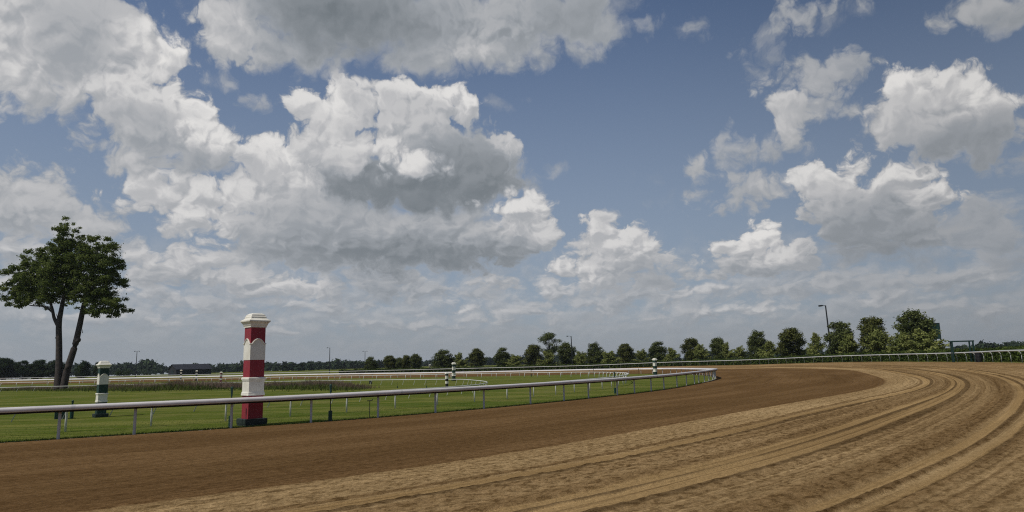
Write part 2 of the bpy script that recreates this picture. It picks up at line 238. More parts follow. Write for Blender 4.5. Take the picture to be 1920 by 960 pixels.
SUN_EL = math.radians(57)
SUN_H = Vector((-0.78, -0.62)).normalized()
sun_dir = Vector((SUN_H.x * math.cos(SUN_EL), SUN_H.y * math.cos(SUN_EL), math.sin(SUN_EL)))
sd = bpy.data.lights.new('sun', 'SUN')
sd.energy = 2.7
sd.angle = math.radians(0.5)
sd.color = (1.0, 0.95, 0.87)
sun = bpy.data.objects.new('sun', sd)
C.objects.link(sun)
sun.rotation_euler = sun_dir.to_track_quat('Z', 'Y').to_euler()
sun.location = (-60, -50, 80)


# ------------------------------------------------------------------ node helper
class N:
    def __init__(s, nt):
        s.nt = nt
        s.nt.nodes.clear()

    def add(s, typ, **kw):
        n = s.nt.nodes.new(typ)
        for k, v in kw.items():
            setattr(n, k, v)
        return n

    def link(s, a, b):
        s.nt.links.new(a, b)

    def put(s, sock, v):
        if hasattr(v, 'is_linked') or isinstance(v, bpy.types.NodeSocket):
            s.nt.links.new(v, sock)
        else:
            sock.default_value = v

    def math(s, op, a, b=None, c=None, clamp=False):
        n = s.nt.nodes.new('ShaderNodeMath')
        n.operation = op
        n.use_clamp = clamp
        for i, v in enumerate((a, b, c)):
            if v is not None:
                s.put(n.inputs[i], v)
        return n.outputs[0]

    def vmath(s, op, a, b=None, c=None):
        n = s.nt.nodes.new('ShaderNodeVectorMath')
        n.operation = op
        for i, v in enumerate((a, b, c)):
            if v is not None:
                s.put(n.inputs[i], v)
        return n.outputs['Value'] if op in ('LENGTH', 'DOT_PRODUCT', 'DISTANCE') else n.outputs[0]

    def mapr(s, v, a, b, c, d, smooth=True):
        n = s.nt.nodes.new('ShaderNodeMapRange')
        n.interpolation_type = 'SMOOTHSTEP' if smooth else 'LINEAR'
        for i, x in enumerate((v, a, b, c, d)):
            s.put(n.inputs[i], x)
        return n.outputs[0]

    def mix(s, f, a, b):
        n = s.nt.nodes.new('ShaderNodeMix')
        n.data_type = 'FLOAT'
        s.put(n.inputs[0], f); s.put(n.inputs[2], a); s.put(n.inputs[3], b)
        return n.outputs[0]

    def mixc(s, f, a, b, blend='MIX'):
        n = s.nt.nodes.new('ShaderNodeMix')
        n.data_type = 'RGBA'
        n.blend_type = blend
        s.put(n.inputs[0], f); s.put(n.inputs[6], a); s.put(n.inputs[7], b)
        return n.outputs[2]

    def noise(s, vec, scale, detail=4, rough=.55, dim='3D', dist=0.0):
        n = s.nt.nodes.new('ShaderNodeTexNoise')
        n.noise_dimensions = dim
        if vec is not None:
            s.put(n.inputs['Vector'], vec)
        n.inputs['Scale'].default_value = scale
        n.inputs['Detail'].default_value = detail
        n.inputs['Roughness'].default_value = rough
        n.inputs['Distortion'].default_value = dist
        return n

    def ramp(s, f, stops, interp='LINEAR'):
        n = s.nt.nodes.new('ShaderNodeValToRGB')
        r = n.color_ramp
        r.interpolation = interp
        r.elements.remove(r.elements[1])
        for i, (p, c) in enumerate(stops):
            e = r.elements[0] if i == 0 else r.elements.new(p)
            e.position = p
            e.color = (c[0], c[1], c[2], 1) if not isinstance(c, (int, float)) else (c, c, c, 1)
        s.put(n.inputs[0], f)
        return n.outputs[0]


def rgba(c):
    return (c[0], c[1], c[2], 1.0)


# ------------------------------------------------------------------ sky: Nishita blue with cumulus placed by azimuth and elevation
world = bpy.data.worlds.new('World')
scene.world = world
world.use_nodes = True
n = N(world.node_tree)
sky = n.add('ShaderNodeTexSky', sky_type='NISHITA')
sky.sun_disc = False
sky.sun_elevation = SUN_EL
sky.sun_rotation = math.atan2(SUN_H.x, SUN_H.y)
sky.altitude = 300
sky.air_density = 1.0
sky.dust_density = 1.0
sky.ozone_density = 2.0
tc = n.add('ShaderNodeTexCoord')
sep = n.add('ShaderNodeSeparateXYZ')
n.link(tc.outputs['Generated'], sep.inputs[0])
az = n.math('MULTIPLY', n.math('ARCTAN2', sep.outputs[0], sep.outputs[1]), 12.8)
el = n.math('MULTIPLY', n.math('ARCSINE', sep.outputs[2]), 12.8)
cmb = n.add('ShaderNodeCombineXYZ')
n.put(cmb.inputs[0], az); n.put(cmb.inputs[1], el)
P = cmb.outputs[0]
# noise domain: squeezed towards the horizon, where clouds are seen edge on
elc = n.math('MINIMUM', el, 3.2)
cq = n.add('ShaderNodeCombineXYZ')
n.put(cq.inputs[0], az)
n.put(cq.inputs[1], n.math('ADD', el, n.math('MULTIPLY', elc, n.math('MULTIPLY_ADD', elc, -.203, 1.3))))
Q = cq.outputs[0]
wn = n.noise(Q, 1.3, 3, .5, '2D')
warp = n.vmath('MULTIPLY', n.vmath('SUBTRACT', wn.outputs['Color'], (.5, .5, .5)), (.55, .42, 0))
Pw = n.vmath('ADD', P, warp)
Qw = n.vmath('ADD', Q, warp)
n1 = n.noise(Qw, 1.35, 9, .55, '2D').outputs[0]
n2 = n.noise(n.vmath('ADD', Qw, (-.07, .11, 0)), 1.35, 7, .58, '2D').outputs[0]
def billow(vec, detail=4.0):
    vo = n.add('ShaderNodeTexVoronoi', voronoi_dimensions='2D', feature='F1')
    n.put(vo.inputs['Vector'], vec)
    vo.inputs['Scale'].default_value = 1.9
    vo.inputs['Detail'].default_value = detail
    vo.inputs['Roughness'].default_value = .52
    vo.inputs['Lacunarity'].default_value = 2.15
    return vo.outputs['Distance']
bw = n.vmath('ADD', Qw, n.vmath('MULTIPLY', n.vmath('SUBTRACT', n.noise(Q, 4.5, 3, .55, '2D').outputs['Color'], (.5, .5, .5)), (.13, .12, 0)))
bil = billow(bw)
bil1 = billow(bw, 2.0)
bil2 = billow(n.vmath('ADD', bw, (-.08, .12, 0)), 2.0)
E = n.math('ADD', n.math('MULTIPLY', n.math('SUBTRACT', n1, .5), 1.45), n.math('MULTIPLY', n.math('SUBTRACT', .50, bil), 1.30))
relief = n.math('ADD', n.math('MULTIPLY', n.math('SUBTRACT', n1, n2), 1.7),
                n.math('MULTIPLY', n.math('SUBTRACT', bil2, bil1), .85))
amps = {}
def edge(a):
    if a not in amps:
        amps[a] = n.math('MULTIPLY_ADD', E, .31 * a, .150)
    return amps[a]
lit_in = n.math('ADD', relief, .54)
# small far clouds crowding towards the horizon
hq = n.add('ShaderNodeCombineXYZ')
n.put(hq.inputs[0], az)
n.put(hq.inputs[1], n.math('MULTIPLY', el, n.math('MULTIPLY_ADD', elc, -.25, 2.0)))
hw = n.vmath('ADD', hq.outputs[0], n.vmath('MULTIPLY', warp, (.5, .5, 0)))
h1 = n.noise(hw, 1.5, 9, .58, '2D').outputs[0]
h2 = n.noise(n.vmath('ADD', hw, (-.05, .12, 0)), 1.5, 6, .58, '2D').outputs[0]
hm = n.math('MULTIPLY', n.mapr(el, 1.1, 2.6, 1.0, 0.0), n.mapr(el, .0, .9, .25, 1.0))
A = n.math('MULTIPLY', n.mapr(n.math('ADD', h1, n.math('MULTIPLY', hm, .10)), .42, .70, 0.0, .75), hm)
Bv = n.mapr(n.math('SUBTRACT', h1, h2), -.16, .18, .345, .455)
Pc = Pw
for ci, (cx, cy, rx, ry, tp, bt, so, al, am) in enumerate(CLOUDS):
    if ci and ci % 16 == 0:   # chains the batches so that the shader compiles them one after another
        Pc = n.vmath('MULTIPLY_ADD', n.vmath('ADD', Bv, A), (1e-7, 1e-7, 0), Pw)
    inv = (1 / rx, 1 / ry, 0)
    dv = n.vmath('MULTIPLY_ADD', Pc, inv, (-cx / rx, -cy / ry, 0))
    rr = min(rx, ry)
    q = n.math('MULTIPLY_ADD', n.vmath('LENGTH', dv), -rr, edge(round(am * min(1.0, .45 + rr), 1)))
    a = n.mapr(q, -rr, -rr + so * .55, 0.0, al)
    lit = n.math('ADD', n.vmath('DOT_PRODUCT', dv, (0, .70, 0)), lit_in)
    bb = n.mapr(lit, 0.0, 1.0, bt, tp)
    ash = n.mapr(q, -rr - .03, -rr + so * 1.0, 0.0, al)
    Bv = n.mix(ash, Bv, bb)
    A = n.math('MAXIMUM', a, A)
ccol = n.ramp(Bv, [(0.0, (.0, .0, .0)), (.20, (.176, .200, .222)), (.34, (.318, .340, .368)), (.50, (.500, .503, .515)), (.70, (.80, .785, .765)), (1.0, (1, .98, .95))])
STR = 0.085
ccol = n.vmath('MULTIPLY', ccol, (1 / STR,) * 3)
skyc = n.vmath('MULTIPLY', sky.outputs[0], SKYTINT)
west = n.mapr(az, -1.0, 9.0, 1.0, .84)   # the blue deepens away from the sun
skyc = n.vmath('MULTIPLY', skyc, west)
# thin haze low over the land
hz = n.mapr(el, 0.0, 7.5, .78, 0.0)
skyc = n.mixc(hz, skyc, (.275 / STR, .325 / STR, .395 / STR, 1))
hz2 = n.mapr(el, -.1, 1.25, .78, 0.0)
mixd = n.mixc(A, skyc, ccol)
mixd = n.mixc(hz2, mixd, (.290 / STR, .312 / STR, .335 / STR, 1))
mixd = n.vmath('MULTIPLY', mixd, n.mapr(az, 1.5, 9.5, 1.0, .86))
bg = n.add('ShaderNodeBackground')
bg.inputs[1].default_value = STR
n.put(bg.inputs[0], mixd)
wo = n.add('ShaderNodeOutputWorld')
n.link(bg.outputs[0], wo.inputs[0])
world.cycles.sampling_method = 'MANUAL'
world.cycles.sample_map_resolution = 512


# ------------------------------------------------------------------ materials
def principled(name, base, rough=.6, vary=0.0, scale=3.0, metal=0.0, bump=0.0, spec=.4, vary_col=None, coords='Object'):
    m = bpy.data.materials.new(name)
    m.use_nodes = True
    k = N(m.node_tree)
    p = k.add('ShaderNodeBsdfPrincipled')
    o = k.add('ShaderNodeOutputMaterial')
    k.link(p.outputs[0], o.inputs[0])
    p.inputs['Roughness'].default_value = rough
    p.inputs['Metallic'].default_value = metal
    p.inputs['Specular IOR Level'].default_value = spec
    if vary:
        t = k.add('ShaderNodeTexCoord')
        nz = k.noise(t.outputs[coords], scale, 6, .6)
        f = k.mapr(nz.outputs[0], .3, .7, 0, 1)
        c2 = vary_col or tuple(x * (1 - vary) for x in base)
        k.put(p.inputs['Base Color'], k.mixc(f, rgba(base), rgba(c2)))
        if bump:
            b = k.add('ShaderNodeBump')
            b.inputs['Strength'].default_value = bump
            b.inputs['Distance'].default_value = .02
            k.link(nz.outputs[0], b.inputs['Height'])
            k.link(b.outputs[0], p.inputs['Normal'])
    else:
        p.inputs['Base Color'].default_value = rgba(base)
    return m


def leaf_mat(name, c1, c2, scale=.6, trans=.25):
    m = bpy.data.materials.new(name)
    m.use_nodes = True
    k = N(m.node_tree)
    t = k.add('ShaderNodeTexCoord')
    nz = k.noise(t.outputs['Object'], scale, 3, .6)
    nf = k.noise(t.outputs['Object'], scale * 9, 2, .6)
    f = k.mapr(k.math('ADD', k.math('MULTIPLY', nz.outputs[0], .6), k.math('MULTIPLY', nf.outputs[0], .4)), .36, .64, 0, 1)
    col = k.mixc(f, rgba(c1), rgba(c2))
    d = k.add('ShaderNodeBsdfDiffuse')
    tr = k.add('ShaderNodeBsdfTranslucent')
    k.put(d.inputs[0], col); k.put(tr.inputs[0], col)
    mx = k.add('ShaderNodeMixShader')
    mx.inputs[0].default_value = trans
    k.link(d.outputs[0], mx.inputs[1]); k.link(tr.outputs[0], mx.inputs[2])
    o = k.add('ShaderNodeOutputMaterial')
    k.link(mx.outputs[0], o.inputs[0])
    return m


M = {}
M['rail'] = principled('rail_white', (.70, .66, .63), .38, .10, 1.2, spec=.5, vary_col=(.60, .56, .535))
M['hood_shade'] = principled('hood_shade_dark', (.020, .015, .011), .8, .3, 3)  # near-black colour paints the shade inside the rail hood
M['rail_post'] = principled('rail_post_grey', (.52, .51, .49), .5, .15, 4)
M['rail_thin'] = principled('thin_rail_white', (.68, .68, .62), .5, .12, 2)
M['rail_outer'] = principled('outer_rail_white', (.56, .56, .53), .45, .12, 2)
M['lean_post'] = principled('lean_post', (.42, .43, .34), .5, .12, 3)
M['white'] = principled('painted_white', (.86, .83, .71), .55, .12, 3.0, bump=.03, vary_col=(.74, .70, .58))
M['red'] = principled('painted_red', (.31, .024, .038), .55, .3, 3.5, bump=.12, vary_col=(.255, .030, .038))
M['green'] = principled('painted_green', (.012, .048, .034), .5, .2, 2.5)
M['black'] = principled('painted_black', (.016, .018, .018), .5, .2, 2.5)
M['plinth'] = principled('plinth_green', (.022, .036, .030), .6, .3, 5, bump=.1)
M['steel'] = principled('dark_steel', (.02, .023, .024), .5, .2, 4)
M['gantry'] = principled('gantry_green', (.008, .036, .030), .5, .2, 4)
M['sleeve'] = principled('sleeve_green', (.008, .045, .032), .5, .2, 4)
M['barn'] = principled('barn_boards', (.020, .019, .022), .75, .3, 1.0)
M['barn_roof'] = principled('barn_roof', (.024, .024, .028), .6, .2, .6)
M['barn_door'] = principled('barn_door', (.012, .020, .022), .7)
M['barrel'] = principled('barrel_black', (.012, .012, .013), .5)
M['bark'] = principled('bark', (.070, .056, .046), .9, .5, 3.0, bump=.6, vary_col=(.030, .025, .022))
M['bark_small'] = principled('bark_small', (.06, .05, .04), .9, .4, 5)
M['lamp'] = principled('lamp_glass', (.5, .5, .48), .3)
M['leaf_oak'] = leaf_mat('leaf_oak', (.085, .118, .030), (.18, .215, .062), .5, .35)
M['leaf_dark'] = leaf_mat('leaf_dark', (.062, .082, .028), (.135, .155, .055), .6, .2)
M['leaf_rust'] = leaf_mat('leaf_rust', (.062, .078, .024), (.136, .142, .044), .6, .2)
M['leaf_light'] = leaf_mat('leaf_light', (.150, .180, .052), (.30, .315, .105), .5, .25)
M['leaf_far'] = leaf_mat('leaf_far', (.026, .044, .018), (.060, .082, .032), .25, .15)
M['leaf_wood'] = leaf_mat('leaf_wood', (.026, .042, .024), (.052, .074, .038), .02, .1)
M['leaf_hedge'] = leaf_mat('leaf_hedge', (.042, .066, .016), (.095, .125, .032), .7, .22)
M['hedge_core'] = principled('hedge_core', (.014, .022, .010), .9)
M['blade_green'] = leaf_mat('blade_green', (.13, .18, .036), (.22, .24, .062), .4, .35)
M['blade_brown'] = leaf_mat('blade_brown', (.14, .100, .066), (.29, .215, .160), .25, .45)
M['blade_weed'] = leaf_mat('blade_weed', (.065, .095, .022), (.14, .16, .045), .3, .3)


def grass_mat():
    m = bpy.data.materials.new('mown_grass')
    m.use_nodes = True
    k = N(m.node_tree)
    t = k.add('ShaderNodeTexCoord')
    o = t.outputs['Object']
    big = k.noise(o, .06, 4, .6).outputs[0]
    # mowing streaks run across the view, roughly along the straight
    mp = k.add('ShaderNodeMapping')
    mp.inputs['Rotation'].default_value = (0, 0, math.radians(-14))
    mp.inputs['Scale'].default_value = (.045, .62, 1)
    k.link(o, mp.inputs[0])
    streak = k.noise(mp.outputs[0], 1.0, 6, .62).outputs[0]
    mid = k.noise(o, .9, 6, .65).outputs[0]
    fine = k.noise(o, 11, 4, .7).outputs[0]
    c = k.mixc(k.mapr(big, .35, .65, 0, 1), rgba((.090, .118, .017)), rgba((.120, .138, .024)))
    c = k.mixc(k.mapr(streak, .49, .58, 0, .80), c, rgba((.235, .220, .062)))
    c = k.mixc(k.mapr(streak, .47, .38, 0, .6), c, rgba((.066, .108, .018)))
    dry = k.noise(o, .16, 5, .62).outputs[0]
    c = k.mixc(k.mapr(dry, .50, .62, 0, .75), c, rgba((.200, .185, .058)))
    c = k.mixc(k.mapr(dry, .46, .36, 0, .55), c, rgba((.062, .100, .016)))
    c = k.mixc(k.mapr(mid, .40, .66, 0, .6), c, rgba((.155, .160, .050)))
    c = k.mixc(k.mapr(fine, .38, .60, .65, 0), c, rgba((.052, .080, .013)))
    p = k.add('ShaderNodeBsdfPrincipled')
    p.inputs['Roughness'].default_value = .9
    p.inputs['Specular IOR Level'].default_value = 0.0
    k.put(p.inputs['Base Color'], c)
    b = k.add('ShaderNodeBump')
    b.inputs['Strength'].default_value = .7
    b.inputs['Distance'].default_value = .06
    k.put(b.inputs['Height'], k.math('ADD', fine, k.math('MULTIPLY', mid, .8)))
    k.link(b.outputs[0], p.inputs['Normal'])
    ou = k.add('ShaderNodeOutputMaterial')
    k.link(p.outputs[0], ou.inputs[0])
    return m


M['grass'] = grass_mat()


def track_mat():
    m = bpy.data.materials.new('track_soil')
    m.use_nodes = True
    k = N(m.node_tree)
    uv = k.add('ShaderNodeUVMap')
    uv.uv_map = 'lane'
    s3 = k.add('ShaderNodeSeparateXYZ')
    k.link(uv.outputs[0], s3.inputs[0])
    S, V = s3.outputs[0], s3.outputs[1]
    def dom(a, b):
        c = k.add('ShaderNodeCombineXYZ')
        k.put(c.inputs[0], k.math('MULTIPLY', S, a)); k.put(c.inputs[1], k.math('MULTIPLY', V, b))
        return c.outputs[0]
    wob = k.noise(dom(.12, .5), 1.0, 4, .6, '2D').outputs[0]
    wob2 = k.noise(dom(1.2, 2.0), 1.0, 5, .65, '2D').outputs[0]
    v = k.math('ADD', V, k.math('ADD', k.math('MULTIPLY', k.math('SUBTRACT', wob, .5), .10), k.math('MULTIPLY', k.math('SUBTRACT', wob2, .5), .10)))
    f = k.math('DIVIDE', v, 27.0)
    dk = (0.165, 0.098, 0.042); dk2 = (0.194, 0.116, 0.051)
    tan = (0.440, 0.303, 0.146); tan2 = (0.385, 0.260, 0.123); smooth = (0.407, 0.267, 0.116); mid = (0.308, 0.203, 0.094); rough = (0.215, 0.133, 0.057)
    ro2 = (0.248, 0.157, 0.070); dkl = (0.121, 0.075, 0.033)
    inner = k.ramp(k.math('DIVIDE', f, .55, clamp=True), [(0, (.20, .125, .06)), (.02, dk2), (.3, dk), (.6, dk2), (.85, dk), (1, dk2)])
    def zoomed(f0, f1, stops):
        # ramps are tabulated coarsely, so narrow grooves get a ramp of their own stretch of the width
        return k.ramp(k.math('DIVIDE', k.math('SUBTRACT', f, f0), f1 - f0, clamp=True), [(max(0.0, min(1.0, (p - f0) / (f1 - f0))), c) for p, c in stops])
    r1 = zoomed(.55, .72, [(.55, dk2), (.566, dk2), (.570, tan2), (.60, tan), (.630, tan), (.632, rough), (.636, rough), (.638, tan), (.641, smooth), (.653, smooth), (.655, dkl), (.6625, dkl), (.665, tan2), (.668, ro2),
                           (.69, mid), (.702, rough), (.709, rough), (.711, smooth), (.7185, smooth), (.72, rough)])
    r2 = zoomed(.72, .80, [(.72, dkl), (.723, dkl), (.725, smooth), (.7305, smooth), (.7315, ro2), (.733, smooth), (.739, smooth), (.741, dkl), (.749, dkl), (.751, mid), (.758, mid), (.759, tan), (.761, mid), (.768, mid), (.769, rough), (.771, tan2), (.780, mid), (.784, rough), (.797, rough), (.80, tan2)])
    r3 = zoomed(.80, .92, [(.80, tan2), (.802, smooth), (.807, smooth), (.809, dkl), (.8125, rough), (.814, tan), (.820, smooth), (.822, dkl), (.827, rough), (.829, mid), (.835, tan2), (.8365, rough), (.838, mid), (.846, tan2), (.848, rough), (.850, mid),
                           (.860, tan), (.863, rough), (.866, mid), (.876, tan2), (.879, rough), (.882, mid), (.892, tan2), (.895, dkl), (.898, mid), (.905, tan), (.908, rough), (.912, mid), (.92, mid)])
    base = k.mixc(k.math('GREATER_THAN', f, .55), inner, r1)
    base = k.mixc(k.math('GREATER_THAN', f, .72), base, r2)
    base = k.mixc(k.math('GREATER_THAN', f, .80), base, r3)
    # the outermost metres: fine alternating comb lines
    outer = k.ramp(k.math('FRACT', k.math('MULTIPLY', v, 1.24)), [(0, rough), (.25, mid), (.5, tan2), (.7, mid), (1, rough)])
    base = k.mixc(k.mapr(f, .90, .925, 0, 1), base, outer)
    base = k.mixc(k.mapr(f, .565, .575, 0, .24), base, rgba((.360, .245, .118)))
    streak = k.noise(dom(.05, 5.0), 1.0, 5, .65, '2D').outputs[0]
    streak2 = k.noise(dom(.14, 17.0), 1.0, 3, .6, '2D').outputs[0]
    patch = k.noise(dom(.08, .45), 1.0, 4, .6, '2D').outputs[0]
    clod = k.noise(dom(4.6, 8.0), 1.0, 6, .72, '2D').outputs[0]
    grain = k.noise(dom(20.0, 26.0), 1.0, 4, .7, '2D').outputs[0]
    lo = k.vmath('MULTIPLY', base, (.66, .64, .62))
    hi = k.vmath('MULTIPLY', base, (1.22, 1.22, 1.22))
    amt = k.mapr(f, .52, .60, .65, 1.0)
    st = k.math('ADD', k.math('MULTIPLY', streak, .55), k.math('MULTIPLY', streak2, .45))
    c = k.mixc(k.math('MULTIPLY', k.mapr(st, .50, .34, 0, 1), amt), base, lo)
    c = k.mixc(k.math('MULTIPLY', k.mapr(st, .52, .68, 0, 1), amt), c, hi)
    c = k.mixc(k.mapr(patch, .42, .58, 0, .75), c, k.vmath('MULTIPLY', c, (.82, .80, .78)))
    c = k.mixc(k.mapr(patch, .48, .36, 0, .5), c, k.vmath('MULTIPLY', c, (1.14, 1.15, 1.18)))
    z1 = zoomed(.55, .78, [(.55, .55), (.57, .9), (.638, 1), (.641, .15), (.653, .15), (.656, 1), (.709, 1), (.711, .2), (.739, .15), (.741, 1), (.78, .8)])
    z2 = zoomed(.78, 1.0, [(.78, .8), (.785, 1), (.797, 1), (.801, .2), (.807, .2), (.809, 1), (.8125, 1), (.815, .25), (.820, .25), (.822, 1), (.83, .8), (1, .7)])
    zone = k.mixc(k.math('GREATER_THAN', f, .78), z1, z2)
    c = k.mixc(k.math('MULTIPLY', k.mapr(clod, .485, .40, 0, .80), zone), c, k.vmath('MULTIPLY', c, (.46, .42, .37)))
    c = k.mixc(k.math('MULTIPLY', k.mapr(clod, .53, .62, 0, .8), zone), c, k.vmath('MULTIPLY', c, (1.28, 1.30, 1.36)))
    c = k.mixc(k.mapr(grain, .42, .58, .5, 0), c, k.vmath('MULTIPLY', c, (.62, .59, .55)))
    p = k.add('ShaderNodeBsdfPrincipled')
    p.inputs['Roughness'].default_value = .95
    p.inputs['Specular IOR Level'].default_value = 0.0
    k.put(p.inputs['Base Color'], c)
    b = k.add('ShaderNodeBump')
    b.inputs['Strength'].default_value = 1.0
    b.inputs['Distance'].default_value = .045
    k.put(b.inputs['Height'], k.math('ADD', k.math('ADD', clod, k.math('MULTIPLY', grain, .30)), k.math('MULTIPLY', st, .8)))
    k.link(b.outputs[0], p.inputs['Normal'])
    ou = k.add('ShaderNodeOutputMaterial')
    k.link(p.outputs[0], ou.inputs[0])
    return m


M['track'] = track_mat()


# ------------------------------------------------------------------ mesh helpers
class MB:
    def __init__(s):
        s.v = []; s.f = []

    def quad(s, a, b, c, d):
        i = len(s.v)
        s.v += [tuple(a), tuple(b), tuple(c), tuple(d)]
        s.f.append((i, i + 1, i + 2, i + 3))

    def rings(s, rings, cap=True, closed=True):
        base = len(s.v)
        k = len(rings[0])
        for r in rings:
            s.v += [tuple(p) for p in r]
        for i in range(len(rings) - 1):
            for j in range(k if closed else k - 1):
                a = base + i * k + j; b = base + i * k + (j + 1) % k
                s.f.append((a, b, b + k, a + k))
        if cap:
            s.f.append(tuple(base + j for j in range(k))[::-1])
            e = base + (len(rings) - 1) * k
            s.f.append(tuple(e + j for j in range(k)))

    def tube(s, pts, rad, seg=8):
        pts = [Vector(p) for p in pts]
        if isinstance(rad, (int, float)):
            rad = [rad] * len(pts)
        rings = []
        for i, p in enumerate(pts):
            d = (pts[min(i + 1, len(pts) - 1)] - pts[max(i - 1, 0)]).normalized()
            u = d.cross(Vector((0, 0, 1)))
            if u.length < .2:
                u = d.cross(Vector((0, 1, 0)))
            u.normalize(); w = d.cross(u)
            rings.append([p + (u * math.cos(2 * PI * j / seg) + w * math.sin(2 * PI * j / seg)) * rad[i] for j in range(seg)])
        s.rings(rings)

    def box(s, x0, y0, z0, x1, y1, z1):
        i = len(s.v)
        s.v += [(x0, y0, z0), (x1, y0, z0), (x1, y1, z0), (x0, y1, z0), (x0, y0, z1), (x1, y0, z1), (x1, y1, z1), (x0, y1, z1)]
        for q in ((3, 2, 1, 0), (4, 5, 6, 7), (0, 1, 5, 4), (1, 2, 6, 5), (2, 3, 7, 6), (3, 0, 4, 7)):
            s.f.append(tuple(i + a for a in q))

    def square_rings(s, prof):
        # prof: list of (half width, z): a square section lofted up the list
        s.rings([[(-w, -w, z), (w, -w, z), (w, w, z), (-w, w, z)] for w, z in prof])

    def build(s, name, mat, parent=None, smooth=False):
        me = bpy.data.meshes.new(name)
        me.from_pydata(s.v, [], s.f)
        me.materials.append(mat)
        if smooth:
            me.polygons.foreach_set('use_smooth', [True] * len(me.polygons))
        me.update()
        o = bpy.data.objects.new(name, me)
        C.objects.link(o)
        if parent:
            o.parent = parent
        return o


def np_mesh(name, V, Fq, mat, parent=None, smooth=False, uv=None):
    me = bpy.data.meshes.new(name)
    V = np.ascontiguousarray(V, dtype=np.float32).reshape(-1, 3)
    Fq = np.ascontiguousarray(Fq, dtype=np.int32)
    nf, k = Fq.shape
    me.vertices.add(len(V))
    me.vertices.foreach_set('co', V.ravel())
    me.loops.add(nf * k)
    me.loops.foreach_set('vertex_index', Fq.ravel())
    me.polygons.add(nf)
    me.polygons.foreach_set('loop_start', np.arange(0, nf * k, k, dtype=np.int32))
    me.polygons.foreach_set('loop_total', np.full(nf, k, dtype=np.int32))
    if smooth:
        me.polygons.foreach_set('use_smooth', np.ones(nf, dtype=bool))
    if uv is not None:
        lay = me.uv_layers.new(name='lane')
        lay.data.foreach_set('uv', np.ascontiguousarray(uv[Fq.ravel()], dtype=np.float32).ravel())
    me.materials.append(mat)
    me.update(calc_edges=True)
    me.validate()
    o = bpy.data.objects.new(name, me)
    C.objects.link(o)
    if parent:
        o.parent = parent
    return o


def tag(o, label, cat, group=None, kind=None):
    if label: o['label'] = label
    if cat: o['category'] = cat
    if group: o['group'] = group
    if kind: o['kind'] = kind
    return o


def thing(name, label, cat, loc=(0, 0, 0), rz=0.0, group=None):
    o = bpy.data.objects.new(name, None)
    o.empty_display_size = .3
    o.location = loc
    o.rotation_euler = (0, 0, rz)
    C.objects.link(o)
    return tag(o, label, cat, group)


def dup(src, label, loc, rz=0.0, scale=1.0, group=None):
    r = src.copy()
    C.objects.link(r)
    r.location = loc
    r.rotation_euler = (0, 0, rz)
    r.scale = (scale,) * 3 if isinstance(scale, (int, float)) else scale
    r['label'] = label
    if group: r['group'] = group
    for ch in [x for x in SRC_CHILDREN(src)]:
        c = ch.copy()
        C.objects.link(c)
        c.parent = r
        for g in SRC_CHILDREN(ch):
            d = g.copy()
            C.objects.link(d)
            d.parent = c
    return r


def SRC_CHILDREN(o):
    return list(o.children)


# value noise for displaced geometry
def vnoise(x, y, seed):
    xi = np.floor(x).astype(np.int64); yi = np.floor(y).astype(np.int64)
    xf = x - xi; yf = y - yi
    u = xf * xf * (3 - 2 * xf); w = yf * yf * (3 - 2 * yf)
    def h(a, b):
        q = (a * 374761393 + b * 668265263 + seed * 974634777) & 0xFFFFFFFF
        q = ((q ^ (q >> 13)) * 1274126177) & 0xFFFFFFFF
        return ((q ^ (q >> 16)) & 0xFFFF) / 65535.0
    return (h(xi, yi) * (1 - u) + h(xi + 1, yi) * u) * (1 - w) + (h(xi, yi + 1) * (1 - u) + h(xi + 1, yi + 1) * u) * w


def fbm(x, y, seed, octs=4, rough=.55):
    a = 1.0; t = 0.0; s = 0.0
    for o in range(octs):
        t = t + a * vnoise(x * 2 ** o, y * 2 ** o, seed + o * 17); s += a
        a *= rough
    return t / s


def catmull(P, cnt):
    P = np.array(P, float)
    K = len(P)
    Qp = np.vstack([2 * P[0] - P[1], P, 2 * P[-1] - P[-2]])
    if isinstance(cnt, int):
        cnt = [cnt] * (K - 1)
    out = []; par = []
    for i in range(K - 1):
        p0, p1, p2, p3 = Qp[i:i + 4]
        t = np.linspace(0, 1, cnt[i], endpoint=False)[:, None]
        d0 = max(np.linalg.norm(p1 - p0) ** .5, 1e-6); d1 = np.linalg.norm(p2 - p1) ** .5; d2 = max(np.linalg.norm(p3 - p2) ** .5, 1e-6)
        m1 = ((p1 - p0) / d0 - (p2 - p0) / (d0 + d1) + (p2 - p1) / d1) * d1
        m2 = ((p2 - p1) / d1 - (p3 - p1) / (d1 + d2) + (p3 - p2) / d2) * d1
        out.append((2 * t**3 - 3 * t**2 + 1) * p1 + (t**3 - 2 * t**2 + t) * m1 + (-2 * t**3 + 3 * t**2) * p2 + (t**3 - t**2) * m2)
        par.append(i + t[:, 0])
    out.append(P[-1:]); par.append(np.array([K - 1.0]))
    return np.vstack(out), np.concatenate(par)


def arc(P):
    return np.concatenate([[0], np.cumsum(np.linalg.norm(np.diff(P, axis=0), axis=1))])


def resample(P, step=None, dists=None):
    a = arc(P)
    if dists is None:
        dists = np.arange(0, a[-1], step)
    return np.stack([np.interp(dists, a, P[:, i]) for i in range(P.shape[1])], 1)


GY = [(-500, 0), (66, 0), (73, -.045), (85, -.2), (98, -.33), (110, -.44), (128, -.56), (142, -.64), (152, -.53), (900, -.53)]
def ground_z(y):
    return np.interp(y, [a for a, b in GY], [b for a, b in GY])


